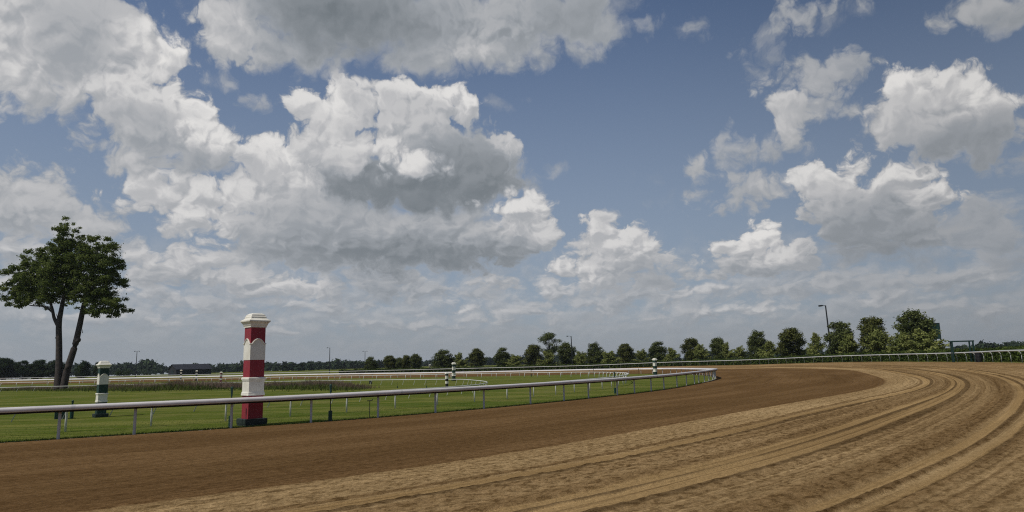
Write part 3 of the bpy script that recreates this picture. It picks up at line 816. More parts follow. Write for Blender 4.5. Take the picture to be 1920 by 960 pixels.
# ------------------------------------------------------------------ track
NI = len(INNER)
cnts = []
for i in range(NI - 1):
    L = .5 * (np.linalg.norm(np.array(INNER[i + 1][:2]) - np.array(INNER[i][:2])) + np.linalg.norm(np.array(OUTER[i + 1][:2]) - np.array(OUTER[i][:2])))
    step = .085 if 2 <= i <= 4 else (.12 if i == 5 else (.2 if i in (6, 7) else (.4 if i in (8, 9, 10) else 1.0)))
    cnts.append(max(4, int(L / step)))
I3, par = catmull(INNER, cnts)
O3, _ = catmull(OUTER, cnts)
mid3 = I3 * .4 + O3 * .6
S = arc(mid3)
vv = np.concatenate([np.arange(0, 15.0, .10), np.arange(15.0, 27.0, .035), [27.0]])
T = vv / 27.0
G = I3[:, None, :] + (O3 - I3)[:, None, :] * T[None, :, None]
wk = np.interp(par, [0, 3.0, 3.5, 3.9, 4.5, 5.0, 5.6, 6.3, 7.5, 9, 30], [-.02, -.02, 0, .025, .063, .082, .06, .02, .04, .04, .04])
def sstep(x, a, b):
    x = np.clip((x - a) / (b - a), 0, 1)
    return x * x * (3 - 2 * x)
wkb = np.interp(par, [0, 3.0, 3.5, 3.9, 4.5, 5.0, 6.0, 7.5, 9, 30], [-.02, -.02, 0, .025, .06, .078, .082, .075, .065, .05])
def smooth_s(w):
    q = np.arange(0, S[-1], .5)
    v_ = np.interp(q, S, w)
    kk = np.exp(-.5 * (np.arange(-24, 25) * .5 / 4.0) ** 2); kk /= kk.sum()
    return np.interp(S, q, np.convolve(np.pad(v_, 24, mode='edge'), kk, mode='valid'))
wk = smooth_s(wk); wkb = smooth_s(wkb)
wt = sstep(T, .60, .70)[None, :]
lane = 27.0 * (T[None, :] + (wk[:, None] * (1 - wt) + wkb[:, None] * wt) * np.sin(PI * T)[None, :])
Sg = np.repeat(S[:, None], len(vv), 1)
f = lane / 27.0 + (fbm(Sg * .10, lane * .4, 3, 3) - .5) * .006
HP = [(0, .0), (.57, 0), (.575, .010), (.632, .012), (.640, -.018), (.653, -.02), (.658, .026), (.664, .014), (.69, .012), (.708, .018), (.712, -.016), (.718, -.016), (.7215, .014), (.725, -.016),
      (.739, -.018), (.745, .032), (.754, .008), (.78, .008), (.787, .024), (.796, .024), (.801, -.012), (.807, -.014), (.810, .026), (.8135, -.008), (.820, -.012), (.824, .024), (.83, .006), (.91, 0), (1, 0)]
h = np.interp(f, [a for a, b in HP], [b for a, b in HP])
AP = [(0, .012), (.56, .013), (.575, .026), (.634, .026), (.641, .005), (.653, .005), (.658, .028), (.668, .026), (.69, .030), (.708, .030), (.712, .006), (.739, .005), (.744, .028), (.754, .018), (.78, .020),
      (.787, .034), (.796, .034), (.801, .006), (.807, .006), (.810, .030), (.814, .008), (.820, .008), (.824, .030), (.83, .018), (.912, .02), (1, .026)]
am = np.interp(f, [a for a, b in AP], [b for a, b in AP])
cl = fbm(Sg * 5.5, lane * 9.0, 11, 2, .75)
cl = np.abs(cl - .5) * 2
st = fbm(Sg * .22, lane * 4.2, 23, 3, .6) - .5
comb = np.where(f > .905, np.sin(lane * 2 * PI * 1.24) * .012, 0)
G[..., 2] += h + am * 1.25 * (cl - .35) + st * .05 * np.clip((f - .5) * 6, .25, 1) + comb + .004
G[:, 0, 2] = I3[:, 2] - .03
G[:, -1, 2] = O3[:, 2] - .03
nr, nc = G.shape[:2]
ii = (np.arange(nr - 1)[:, None] * nc + np.arange(nc - 1)[None, :]).ravel()
Fq = np.stack([ii, ii + nc, ii + nc + 1, ii + 1], 1)
trk = np_mesh('track', G, Fq, M['track'], smooth=True, uv=np.stack([Sg.ravel(), lane.ravel()], 1))
tag(trk, 'brown and tan dirt race track with tyre and harrow marks', 'track', kind='structure')
del G, Fq, Sg, lane, f, h, am, cl, st, comb

# ------------------------------------------------------------------ infield lawn and land outside the track
Ic, _ = catmull(INNER, 14)
Oc, _ = catmull(OUTER, 14)
centre = np.array([-60.0, 80.0])
U = np.linspace(0, 1, 70) ** 1.3
Lx = Ic[:, None, :2] * (1 - U)[None, :, None] + centre[None, None, :] * U[None, :, None]
Lz = ground_z(Lx[..., 1]) * np.clip(U * 8, 0, 1)[None, :] + Ic[:, 2][:, None] * (1 - np.clip(U * 8, 0, 1))[None, :]
Lz = Lz + (fbm(Lx[..., 0] * .05 + 50, Lx[..., 1] * .05 + 50, 5, 3) - .5) * .10 * np.clip(U * 4, 0, 1)[None, :]
V = np.concatenate([Lx, Lz[..., None]], 2)
nr, nc = V.shape[:2]
ii = (np.arange(nr - 1)[:, None] * nc + np.arange(nc - 1)[None, :]).ravel()
tag(np_mesh('lawn', V, np.stack([ii, ii + 1, ii + nc + 1, ii + nc], 1), M['grass'], smooth=True), 'mown green infield lawn with yellowed mowing streaks', 'lawn', kind='structure')

tan2 = np.gradient(Oc[:, :2], axis=0)
tan2 /= np.linalg.norm(tan2, axis=1)[:, None]
nout = np.stack([tan2[:, 1], -tan2[:, 0]], 1)
D = np.array([0, 1, 2.5, 5, 9, 15, 25, 40, 70, 120, 200, 350, 600, 1000, 1800, 3200, 6000])
zend = -.75
V = np.zeros((len(Oc), len(D), 3))
for j, d in enumerate(D):
    V[:, j, :2] = Oc[:, :2] + nout * d
    t = np.clip((d - 8) / 60.0, 0, 1); t = t * t * (3 - 2 * t)
    V[:, j, 2] = Oc[:, 2] * (1 - t) + zend * t - (0.0 if d < 900 else .5)
nr, nc = V.shape[:2]
ii = (np.arange(nr - 1)[:, None] * nc + np.arange(nc - 1)[None, :]).ravel()
tag(np_mesh('ground', V, np.stack([ii, ii + nc, ii + nc + 1, ii + 1], 1), M['grass'], smooth=True), 'grassy land running from the track to the horizon', 'ground', kind='structure')


# ------------------------------------------------------------------ rails
def sweep(P, prof, name, mat, parent):
    # prof: closed list of (offset to the right of travel, z)
    t = np.gradient(P[:, :2], axis=0)
    t /= np.linalg.norm(t, axis=1)[:, None]
    nn = np.stack([t[:, 1], -t[:, 0]], 1)
    k = len(prof)
    V = np.zeros((len(P), k, 3))
    for j, (a, z) in enumerate(prof):
        V[:, j, :2] = P[:, :2] + nn * a
        V[:, j, 2] = P[:, 2] + z
    i0 = np.arange(len(P) - 1)[:, None] * k
    j = np.arange(k)[None, :]
    a = (i0 + j).ravel(); b = (i0 + (j + 1) % k).ravel()
    return np_mesh(name, V, np.stack([a, b, b + k, a + k], 1), mat, parent)


def frame_at(P, dist):
    p = resample(P, dists=np.array([dist - .3, dist, dist + .3]))
    t = p[2, :2] - p[0, :2]
    return p[1], math.atan2(t[1], t[0])


def along(P, x, y):
    k = np.argmin(np.hypot(P[:, 0] - x, P[:, 1] - y))
    return arc(P)[k]


inner_fine, _ = catmull(INNER, 60)
r_main = thing('track_rail', 'broad white hooded rail round the inside of the dirt track', 'rail')
hood = [(.22, .905), (.245, .915), (.245, 1.005), (.226, 1.036), (.17, 1.056), (.10, 1.063), (.02, 1.048), (-.08, .99), (-.20, .89), (-.235, .83), (-.215, .83), (-.18, .87), (-.07, .945), (.03, .985), (.14, .975), (.20, .94), (.205, .905)]
PR = resample(inner_fine, step=.75)
sweep(PR, hood, 'rail_hood', M['rail'], r_main)
sweep(PR, [(-.06, .845), (.165, .845), (.165, .915), (-.06, .915)], 'hood_shade_strip', M['hood_shade'], r_main)  # dark strip added under the lip in place of the hood's inner shade
def post_mesh():
    m = MB()
    m.tube([(0, 0, -.05), (0, 0, .90)], .046, 10)
    m.tube([(0, 0, .74), (0, -.03, .84), (0, -.10, .95)], [.024, .026, .028], 6)
    m.box(-.10, -.14, .925, .10, .03, .95)
    m.tube([(.0, 0, .80), (.10, -.02, .93)], .014, 6)
    return m
for dj in [along(inner_fine, -14.55, 22.29) + .35 + 11.6 * q for q in range(-1, 8)]:
    seg = resample(inner_fine, dists=np.array([dj - .05, dj - .025, dj, dj + .025, dj + .05]))
    sweep(seg, [(a * 1.012, .93 + (z - .93) * 1.02) for a, z in hood], 'joint_band', M['rail_post'], r_main)
pm = post_mesh().build('post', M['rail_post'], r_main, smooth=False)
first = True
def put_posts(src, root, P, dists, off=0.0, lean=None):
    for i, d in enumerate(dists):
        q, a = frame_at(P, d)
        o = src if i == 0 else src.copy()
        if i:
            C.objects.link(o)
        o.parent = root
        o.location = (q[0] + math.sin(a) * off, q[1] - math.cos(a) * off, q[2])
        o.rotation_euler = (0, 0, a)
near = [along(inner_fine, x, y) for x, y in RAIL_POSTS]
ds = [near[0] - 2.9 * k for k in (2, 1)] + near
d = near[-1]
while len(ds) < 92:
    d += 2.9
    ds.append(d)
put_posts(pm, r_main, inner_fine, ds, -.02)

turf, _ = catmull(TURF, 24)
r_turf = thing('turf_rail', 'slim pale pipe rail on gooseneck posts just inside the broad hooded rail', 'rail')
PT = resample(turf, step=.8)
def pipe(r, z, seg=8, off=0.0):
    return [(off + math.cos(2 * PI * j / seg) * r, z + math.sin(2 * PI * j / seg) * r) for j in range(seg)]
sweep(PT, pipe(.045, .81), 'rail_pipe', M['rail_thin'], r_turf)
m = MB(); m.tube([(0, .20, -.05), (0, .20, .45), (0, .175, .62), (0, .10, .74), (0, 0, .80)], .038, 8)
gp = m.build('post', M['rail_thin'], r_turf, smooth=True)
L = arc(turf)[-1]
put_posts(gp, r_turf, turf, list(np.arange(along(turf, -15.9, 24.65) % 2.75, min(L, 2.75 * 98), 2.75)))

itf, _ = catmull(INTURF, 24)
r_in = thing('turf_rail', 'low thin rail on slanted posts in the middle of the infield', 'rail')
PT = resample(itf, step=.8)
sweep(PT, pipe(.035, .55), 'rail_pipe', M['rail_thin'], r_in)
m = MB(); m.tube([(-.20, 0, -.05), (.03, 0, .54)], .022, 6)
lp = m.build('post', M['lean_post'], r_in)
L = arc(itf)[-1]
dl = list(np.arange(1.0, L, max(1.85, L / 97)))
put_posts(lp, r_in, itf, dl)
for o in r_in.children:
    if o.name.startswith('post'):
        o.rotation_euler = (0, 0, .55)

outer_fine, _ = catmull(OUTER, 60)
r_out = thing('track_rail', 'white pipe rail on curved posts outside the track before the hedge', 'rail')
keep = outer_fine
PT = resample(keep, step=.8)
oprof = [(-.075, .93), (-.085, .98), (-.07, 1.03), (-.02, 1.055), (.04, 1.05), (.08, 1.01), (.085, .96), (.06, .93)]
sweep(PT, oprof, 'rail_pipe', M['rail_outer'], r_out)
m = MB(); m.tube([(0, -.34, -.06), (0, -.34, .55), (0, -.315, .74), (0, -.24, .88), (0, -.10, .95), (0, 0, .965)], .036, 8)
op = m.build('post', M['rail_outer'], r_out, smooth=True)
d0 = along(keep, 41.42, 57)
put_posts(op, r_out, keep, [d0 + 2.9 * k for k in range(-8, 88)])


# ------------------------------------------------------------------ striped posts
def striped_post(H, w, colour, label, loc, rz, group='striped distance posts round the course', detail=True):
    r = thing('striped_post', label, 'post', loc, rz, group)
    hw = w / 2
    col = M[colour]
    z = lambda q: q * H
    m = MB()
    m.square_rings([(hw * 1.42, -.05), (hw * 1.42, z(.018)), (hw * 1.46, z(.020)), (hw * 1.46, z(.058)), (hw * 1.42, z(.062))])
    m.build('plinth', M['plinth'], r)
    m = MB()
    m.square_rings([(hw, z(.06)), (hw, z(.88))])
    m.build('shaft', col, r)
    m = MB()
    a = hw * 1.015
    m.square_rings([(hw * 1.02, z(.262)), (hw * 1.14, z(.264)), (hw * 1.14, z(.274)), (hw * 1.10, z(.280)), (hw * 1.10, z(.288)), (hw * 1.035, z(.298)), (hw * 1.035, z(.388)),
                    (hw * 1.09, z(.392)), (hw * 1.09, z(.398)), (hw * 1.15, z(.403)), (hw * 1.17, z(.411)), (hw * 1.15, z(.419)), (hw * 1.09, z(.424)), (hw * 1.0, z(.425))])
    m.build('collar', M['white'], r)
    m = MB()
    pr = hw * 1.04
    m.square_rings([(pr, z(.578)), (pr, z(.722))])
    seg = 10
    for q in range(4):
        ca, sa = math.cos(q * PI / 2), math.sin(q * PI / 2)
        def rot(x, y, zz):
            return (x * ca - y * sa, x * sa + y * ca, zz)
        zs = z(.722)
        hh = z(.043)
        # arched head of the panel on each face
        pts = [(-pr * .78 + 2 * pr * .78 * t / seg, math.sin(PI * t / seg) ** .8 * hh) for t in range(seg + 1)]
        for t in range(seg):
            (x0, h0), (x1, h1) = pts[t], pts[t + 1]
            yo, yi = -pr - .001, -pr * .86
            m.quad(rot(x0, yo, zs - .004), rot(x1, yo, zs - .004), rot(x1, yo, zs + h1), rot(x0, yo, zs + h0))
            m.quad(rot(x0, yo, zs + h0), rot(x1, yo, zs + h1), rot(x1, yi, zs + h1), rot(x0, yi, zs + h0))
        # moulding that follows the arch and returns on the shoulders
        path = [rot(-pr * 1.02, -pr * 1.03, zs), rot(-pr * .80, -pr * 1.03, zs)] + [rot(x, -pr * 1.03, zs + hh_ + .004) for x, hh_ in pts[1:-1]] + [rot(pr * .80, -pr * 1.03, zs), rot(pr * 1.02, -pr * 1.03, zs)]
        m.tube(path, hw * .085, 6)
    m.build('arched_panel', M['white'], r)
    m = MB()
    m.square_rings([(hw * 1.02, z(.868)), (hw * 1.10, z(.870)), (hw * 1.10, z(.880)), (hw * 1.18, z(.890)), (hw * 1.22, z(.902)), (hw * 1.40, z(.918)), (hw * 1.46, z(.922)), (hw * 1.46, z(.932)),
                    (hw * 1.10, z(.950)), (hw * 1.05, z(.954)), (hw * 1.05, z(.966)), (hw * .96, z(.972)), (hw * .90, z(.986)), (hw * .62, z(.998)), (hw * .2, z(1.0))])
    m.build('cap', M['white'], r)
    return r


striped_post(4.16, .56, 'red', 'tall red and white banded post with moulded cap at the near rail', SP['red'], math.radians(45))
for key, H, w, colr, lab, rz in [
        ('green', 2.58, .375, 'green', 'green and white banded post standing right of the two trunked tree', 45),
        ('p3', 2.62, .37, 'green', 'green and white banded post far off in the middle of the infield', 30),
        ('p5', 2.60, .40, 'green', 'dark banded post with white cap near the tight bend of the broad rail', 40),
        ('p6', 2.05, .36, 'red', 'small far red and white banded post beyond the tall brown grass', 30),
        ('p7', 2.3, .40, 'black', 'small far black and white banded post before the right end of the barn', 25),
        ('p8', 2.5, .44, 'green', 'white capped post seen against the left end of the black barn', 25),
        ('p9', 2.5, .44, 'green', 'white capped post behind the outer rail at the left edge of the tree row', 25)]:
    striped_post(H, w, colr, lab, SP[key], math.radians(rz))


def small_banded(loc):
    r = thing('banded_marker', 'short slim black and white banded marker post left of the mid infield green post', 'post', loc, math.radians(35), 'striped distance posts round the course')
    H = 1.36; hw = .095
    m = MB(); m.square_rings([(hw, 0), (hw, H * .90)]); m.build('shaft', M['black'], r)
    m = MB(); m.square_rings([(hw * 1.7, -.04), (hw * 1.7, .09)]); m.build('plinth', M['plinth'], r)
    for a, b in ((.28, .43), (.58, .78)):
        m = MB(); m.square_rings([(hw * 1.12, H * a), (hw * 1.12, H * b)]); m.build('white_band', M['white'], r)
    m = MB(); m.square_rings([(hw * 1.1, H * .885), (hw * 1.45, H * .90), (hw * 1.45, H * .94), (hw * .8, H)]); m.build('cap', M['white'], r)
small_banded(SP['p4'])


# ------------------------------------------------------------------ marker stakes and small infield things
def stake(label, loc, H, sleeve=True, head=True, k=1.0):
    r = thing('marker_stake', label, 'stake', loc, 0, 'dark marker stakes along the rails')
    m = MB(); m.tube([(0, 0, -.05), (0, 0, H * .92)], .018 * k, 6); m.build('rod', M['steel'], r)
    if sleeve:
        m = MB(); m.tube([(0, 0, -.02), (0, 0, .015), (0, 0, .40 * k), (0, 0, .41 * k)], [.07 * k, .075 * k, .075 * k, .045 * k], 10); m.build('sleeve', M['sleeve'], r)
    if head:
        m = MB(); m.tube([(0, 0, H * .72), (0, 0, H * .78), (0, 0, H * .95), (0, 0, H * .97), (0, 0, H)], [.018 * k, .032 * k, .055 * k, .055 * k, .03 * k], 8); m.build('head', M['sleeve'], r)
    return r
stake('dark green stake with thick head just left of the tall red post', SP['s1'], 1.45)
stake('dark green stake with thick head and green sleeved foot right of the tall red post', SP['s2'], 1.42)
stake('dark sleeved stake behind the broad rail where the slim rail ends', SP['s3'], 1.38, k=.9)
stake('short dark stake beside the green box under the near rail at left', SP['s4'], .82, k=1.0)
stake('thin dark stake with small foot on the lawn right of the tall brown grass', SP['st'], .55, head=False, k=.5)
stake('thin dark stake on the lawn just left of the slim banded marker', SP['st2'], .72, head=False, k=.5)
stake('thin far stake in front of the bright far rail between lamp post and bend', SP['s5'], 1.15, sleeve=False, k=1.0)
stake('thin far stake left of the dark banded post near the bend', SP['s6'], 1.15, sleeve=False, k=1.0)
stake('far stake with dark foot at the edge of the far brown strip', SP['s7'], 1.15, k=1.2)
r = thing('tee_stake', 'thin black T shaped stake behind the near rail', 'stake', SP['T'], math.radians(40))
m = MB(); m.tube([(0, 0, -.05), (0, 0, .68)], .016, 6); m.build('rod', M['steel'], r)
m = MB(); m.tube([(-.12, 0, .68), (.10, 0, .68)], .016, 6); m.tube([(.10, 0, .68), (.13, 0, .73)], .02, 6); m.build('crossbar', M['steel'], r)
r = thing('utility_box', 'dark green utility box half hidden by the near rail at left', 'box', SP['box'], math.radians(35))
m = MB(); m.square_rings([(.25, -.03), (.25, .42)]); m.build('cabinet', M['green'], r)
m = MB(); m.square_rings([(.265, .42), (.27, .44), (.27, .47), (.2, .49)]); m.build('lid', M['sleeve'], r)
r = thing('utility_box', 'small black box on the lawn beside the low slanted rail', 'box', SP['dbox'], .3)
m = MB(); m.square_rings([(.18, -.03), (.18, .32)]); m.build('cabinet', M['steel'], r)
m = MB(); m.square_rings([(.19, .32), (.19, .36), (.12, .38)]); m.build('lid', M['sleeve'], r)


# ------------------------------------------------------------------ foliage
def leaf_cloud(blobs, cnt, size, seed, flat=0.0, shell=.45):
    """blobs: (x, y, z, rx, ry, rz). returns V, F of leaf quads spread through the volumes"""
    rg = np.random.default_rng(seed)
    B = np.array(blobs, float)
    wgt = (B[:, 3] * B[:, 4] * B[:, 5]) ** .75
    idx = rg.choice(len(B), cnt, p=wgt / wgt.sum())
    d = rg.normal(size=(cnt, 3)); d /= np.linalg.norm(d, axis=1)[:, None]
    rad = rg.random(cnt) ** shell
    # lumpy radius
    lump = 1 + .22 * np.sin(d[:, 0] * 7 + idx * 1.7) * np.sin(d[:, 2] * 6 + idx * 2.3) + .12 * rg.normal(size=cnt)
    c = B[idx, :3] + d * B[idx, 3:] * (rad * lump)[:, None]
    nrm = d * .6 + rg.normal(size=(cnt, 3)) * .75 + np.array([0, 0, .45])
    nrm /= np.linalg.norm(nrm, axis=1)[:, None]
    u = np.cross(nrm, rg.normal(size=(cnt, 3))); u /= np.linalg.norm(u, axis=1)[:, None]
    w = np.cross(nrm, u)
    s = size * (.6 + .8 * rg.random(cnt))[:, None]
    a, b = u * s, w * s * .6
    k = nrm * s * .18
    V = np.stack([c - a, c - b * .9 + k, c + a, c + b * .9 + k], 1).reshape(-1, 3)
    F = np.arange(cnt * 4).reshape(-1, 4)
    return V, F


def limbs(m, base, tips, r0):
    for t in tips:
        b = Vector(base); e = Vector(t)
        mid = b.lerp(e, .5) + Vector((0, 0, .12 * (e - b).length))
        m.tube([b, mid, e], [r0, r0 * .6, r0 * .2], 6)


def round_tree(seed, leafm, label, loc, group, tall=1.0):
    """upright rounded tree, unit about 7 m high"""
    rg = random.Random(seed)
    r = thing('round_tree', label, 'tree', loc, rg.uniform(0, 6.28), group)
    H = 7.0
    blobs = []
    for k in range(64):
        z = rg.uniform(.10, .88)
        prof = math.sin(PI * min(1, max(0, (z + .03) / 1.0)) ** .95) ** .52
        rr = 2.0 * prof * rg.uniform(.30, .85) ** .7
        a = rg.uniform(0, 6.28)
        s = rg.uniform(.40, .78) * (.5 + .6 * prof)
        blobs.append((rr * math.cos(a), rr * math.sin(a), z * H, s, s, s * .95))
    blobs.append((0, 0, H * .5, 1.3, 1.3, 2.3))
    blobs.append((0.1, 0, H * .84, .85, .85, .75))
    V, F = leaf_cloud(blobs, 11000, .125, seed)
    np_mesh('crown', V, F, leafm, r)
    m = MB()
    m.tube([(0, 0, -.2), (.02, 0, 1.2), (0, .03, 3.2), (.05, 0, 5.2)], [.17, .13, .10, .03], 8)
    limbs(m, (0, 0, 1.3), [(1.1, .4, 3.4), (-1.0, .6, 3.3), (.2, -1.1, 3.6), (-.5, -.6, 4.4), (.6, .7, 4.8)], .06)
    m.build('trunk', M['bark_small'], r)
    return r


def spread_tree(seed, leafm, label, loc, group):
    """low wide light green tree with spiky tiers, unit about 4.4 m high"""
    rg = random.Random(seed)
    r = thing('spreading_tree', label, 'tree', loc, rg.uniform(0, 6.28), group)
    blobs = []
    m = MB()
    m.tube([(0, 0, -.2), (.05, 0, .9), (0, .05, 2.2), (.05, 0, 3.6)], [.12, .10, .07, .02], 7)
    for k in range(30):
        a = rg.uniform(0, 6.28)
        z = rg.uniform(.7, 4.2)
        ln = 2.5 * (1 - abs(z - 1.9) / 3.4) * rg.uniform(.5, 1.1)
        zb = max(.6, z * .6)
        e = (ln * math.cos(a), ln * math.sin(a), z)
        m.tube([(0, 0, zb), (e[0] * .5, e[1] * .5, zb + (z - zb) * .65), e], [.035, .022, .008], 5)
        for t in (.4, .6, .8, 1.0):
            s = (.55 - .30 * t) * rg.uniform(.8, 1.3)
            blobs.append((e[0] * t, e[1] * t, zb + (z - zb) * (t ** .7), s * 1.4, s * 1.4, s * .62))
    V, F = leaf_cloud(blobs, 6000, .125, seed, shell=.5)
    np_mesh('crown', V, F, leafm, r)
    m.build('trunk', M['bark_small'], r)
    return r


# the row beyond the outer rail: variants first, every further tree a copy
DARK_G = 'dark rounded trees in the row beyond the outer rail'
LIGHT_G = 'light spreading trees in the row beyond the outer rail'
dv = []; lv = []
for i, (x, y, z, hgt, wid, lab) in enumerate(DARK_TREES):
    loc = (x, y, z)
    if i < 5:
        o = round_tree(40 + i, M['leaf_rust'] if i in (1, 3) else M['leaf_dark'], lab, loc, DARK_G)
        dv.append(o)
    else:
        o = dup(dv[i % 5], lab, loc, random.uniform(0, 6.28), 1.0, DARK_G)
    o.scale = (wid / 3.9, wid / 3.9, hgt / 7.0)
for i, (x, y, z, hgt, wid, lab) in enumerate(LIGHT_TREES):
    loc = (x, y, z)
    if i < 4:
        o = spread_tree(70 + i, M['leaf_light'], lab, loc, LIGHT_G)
        lv.append(o)
    else:
        o = dup(lv[i % 4], lab, loc, random.uniform(0, 6.28), 1.0, LIGHT_G)
    o.scale = (wid / 4.1, wid / 4.1, hgt / 4.3)
FAR_G = 'trees in the dark clump at far left'
for i, (x, y, z, hgt, wid, lab) in enumerate(LEFT_TREES):
    if i < 2:
        o = round_tree(90 + i, M['leaf_far'], lab, (x, y, z), FAR_G)
        o.name = 'far_tree'
        if i == 0: lf0 = o
        else: lf1 = o
    else:
        o = dup((lf0, lf1)[i % 2], lab, (x, y, z), random.uniform(0, 6.28), 1.0, FAR_G)
    o.scale = (wid / 4.6, wid / 4.6, hgt / 7.0)


def irregular_tree(label, loc, H):
    r = thing('irregular_tree', label, 'tree', loc, 0)
    rg = random.Random(5)
    m = MB(); m.tube([(0, 0, -.2), (.1, 0, H * .3), (.3, 0, H * .6), (.2, 0, H * .85)], [.3, .24, .15, .04], 8)
    blobs = []
    for k in range(24):
        a = rg.uniform(0, 6.28); z = rg.uniform(.40, .97)
        rr = H * .36 * rg.uniform(.3, 1.0) * math.sin(PI * min(1, (z - .25) / .85)) ** .7
        e = (rr * math.cos(a), rr * math.sin(a), z * H)
        m.tube([(.15, 0, H * z * .55), (e[0] * .6, e[1] * .6, H * z * .85), e], [.09, .05, .02], 5)
        s = H * rg.uniform(.07, .11)
        blobs.append((e[0], e[1], e[2], s * 1.25, s * 1.25, s * .85))
    V, F = leaf_cloud(blobs, 7500, .16, 8)
    np_mesh('crown', V, F, M['leaf_dark'], r)
    m.build('trunk', M['bark_small'], r)
irregular_tree('taller ragged open crowned tree rising behind the row, left of the short lamp post', IRREG[:3], IRREG[3])


def bush(label, loc, w, h):
    r = thing('round_bush', label, 'bush', loc, 0)
    rg = random.Random(3)
    blobs = [(rg.uniform(-.35, .35) * w, rg.uniform(-.3, .3) * w, h * rg.uniform(.2, .62), w * .2, w * .2, h * .36) for _ in range(14)]
    V, F = leaf_cloud(blobs, 2600, .22, 12)
    np_mesh('crown', V, F, M['leaf_far'], r)
    m = MB(); m.tube([(0, 0, -.2), (0, 0, h * .5)], [.2, .1], 6); m.build('trunk', M['bark_small'], r)
bush('lone rounded dark bush in the far field right of the green and white post', BUSH[:3], BUSH[3], BUSH[4])


# the big two trunked tree
def big_tree(loc):
    r = thing('shade_tree', 'big leafy tree with two tall bare trunks at the left of the lawn', 'tree', loc, 0)
    m = MB()
    def br(pts, rad, seg=9):
        P_, _ = catmull(pts, 6)
        rr = np.interp(np.linspace(0, 1, len(P_)), np.linspace(0, 1, len(rad)), rad)
        m.tube([tuple(p) for p in P_], [float(x) * .80 for x in rr], seg)
    # x to the right, z up; left stem and right stem part near the ground
    br([(-.1, 0, -.3), (-.25, 0, .4), (-.35, .05, 2.5), (-.6, .1, 5.6), (-.85, .1, 8.6), (-.70, .1, 10.2), (-.40, .2, 13.5), (-.2, .2, 17), (0, .1, 20)], [.92, .62, .50, .46, .42, .34, .24, .14, .04], 11)
    br([(.25, .1, -.3), (.35, .15, .5), (.62, .25, 2.6), (1.35, .3, 5.8), (1.75, .3, 8.4), (2.1, .2, 10.6), (2.6, .1, 13), (3.2, .1, 16), (3.6, 0, 18.6)], [.85, .58, .52, .46, .42, .36, .26, .14, .04], 11)
    br([(-.85, .1, 8.0), (-1.4, -.1, 9.2), (-1.75, -.2, 10.6), (-2.6, -.3, 12.2), (-4.2, -.5, 13.2)], [.30, .25, .20, .12, .04])
    br([(-1.5, -.1, 9.8), (-3.0, .3, 10.7), (-5.2, .6, 11.0), (-6.6, .6, 11.6)], [.16, .12, .08, .02])
    br([(1.9, .25, 9.2), (2.7, .0, 10.1), (3.9, -.3, 10.7), (5.6, -.6, 11.2)], [.18, .14, .10, .03])
    br([(2.2, .2, 10.8), (3.5, .6, 12.6), (4.9, .8, 14.4)], [.2, .14, .04])
    br([(-.5, .2, 12.4), (-2.0, 1.2, 14.8), (-3.4, 1.6, 16.4)], [.2, .12, .03])
    br([(-.3, .2, 13), (1.0, -1.2, 15.5), (1.4, -1.6, 17.5)], [.18, .12, .03])
    br([(2.5, .1, 12.6), (1.8, 1.6, 14.8), (1.6, 2.2, 16.6)], [.16, .10, .03])
    # burrs on the stems
    m.tube([(1.45, .2, 6.1), (1.9, .1, 6.3), (2.1, .05, 6.5)], [.22, .26, .08], 7)
    m.tube([(-.95, .1, 6.6), (-1.15, .05, 6.7)], [.2, .05], 6)
    rg = random.Random(21)
    spurs = [(-1.1, 9.3), (2.15, 8.8), (1.2, 10.3), (2.3, 7.2)]
    for sx, sz in spurs:
        m.tube([(sx, .1, sz), (sx + rg.uniform(-.3, .4), 0, sz + .5)], [.05, .015], 5)
    m.build('trunk', M['bark'], r, smooth=True)
    blobs = []
    def clump(cx, cz, rx, rz, nb, s0):
        for _ in range(nb):
            a = rg.uniform(0, 6.28); q = rg.random() ** .5
            x = cx + rx * q * math.cos(a); zz = cz + rz * q * math.sin(a)
            y = rg.uniform(-1, 1) * 3.4 * (1 - .5 * q)
            s = s0 * rg.uniform(.55, 1.15)
            blobs.append((x, y, zz, s * 1.15, s * 1.15, s * .72))
    clump(-2.4, 14.4, 3.6, 3.2, 46, .80)
    clump(-.8, 18.0, 1.7, 2.9, 22, .66)
    clump(-.3, 21.0, .9, 1.1, 9, .42)
    clump(3.4, 15.6, 3.0, 4.0, 48, .74)
    clump(4.4, 18.2, 1.6, 1.5, 12, .58)
    clump(5.5, 13.8, 1.4, 1.9, 16, .48)
    clump(5.0, 10.9, 2.2, 1.4, 22, .50)
    clump(6.6, 10.2, 1.0, .8, 8, .40)
    clump(-6.6, 11.4, 1.5, .9, 10, .40)
    clump(2.4, 11.6, 1.5, 1.2, 12, .45)
    clump(-5.6, 14.2, 2.2, 2.0, 24, .62)
    clump(-5.6, 12.0, 2.6, 1.1, 20, .50)
    clump(-4.2, 17.0, 1.5, 1.3, 12, .55)
    clump(.7, 12.6, 1.2, 1.2, 10, .5)
    clump(3.6, 10.2, 1.3, .8, 10, .42)
    clump(5.2, 9.7, 1.4, .7, 10, .40)
    clump(-7.2, 12.6, 1.0, 1.2, 9, .45)
    clump(-2.3, 11.6, 1.4, .9, 8, .42)
    for cx_, cz_, rx_, rz_, nb_ in ((-2.2, 15.0, 4.6, 3.6, 120), (3.2, 15.6, 3.8, 4.4, 120), (-.6, 19.0, 2.0, 2.6, 40)):
        for _ in range(nb_):
            a = rg.uniform(0, 6.28); q = rg.random() ** .5
            s = rg.uniform(.22, .48)
            blobs.append((cx_ + rx_ * q * math.cos(a), rg.uniform(-1, 1) * 3.2 * (1 - .5 * q), cz_ + rz_ * q * math.sin(a), s * 1.2, s * 1.2, s * .8))
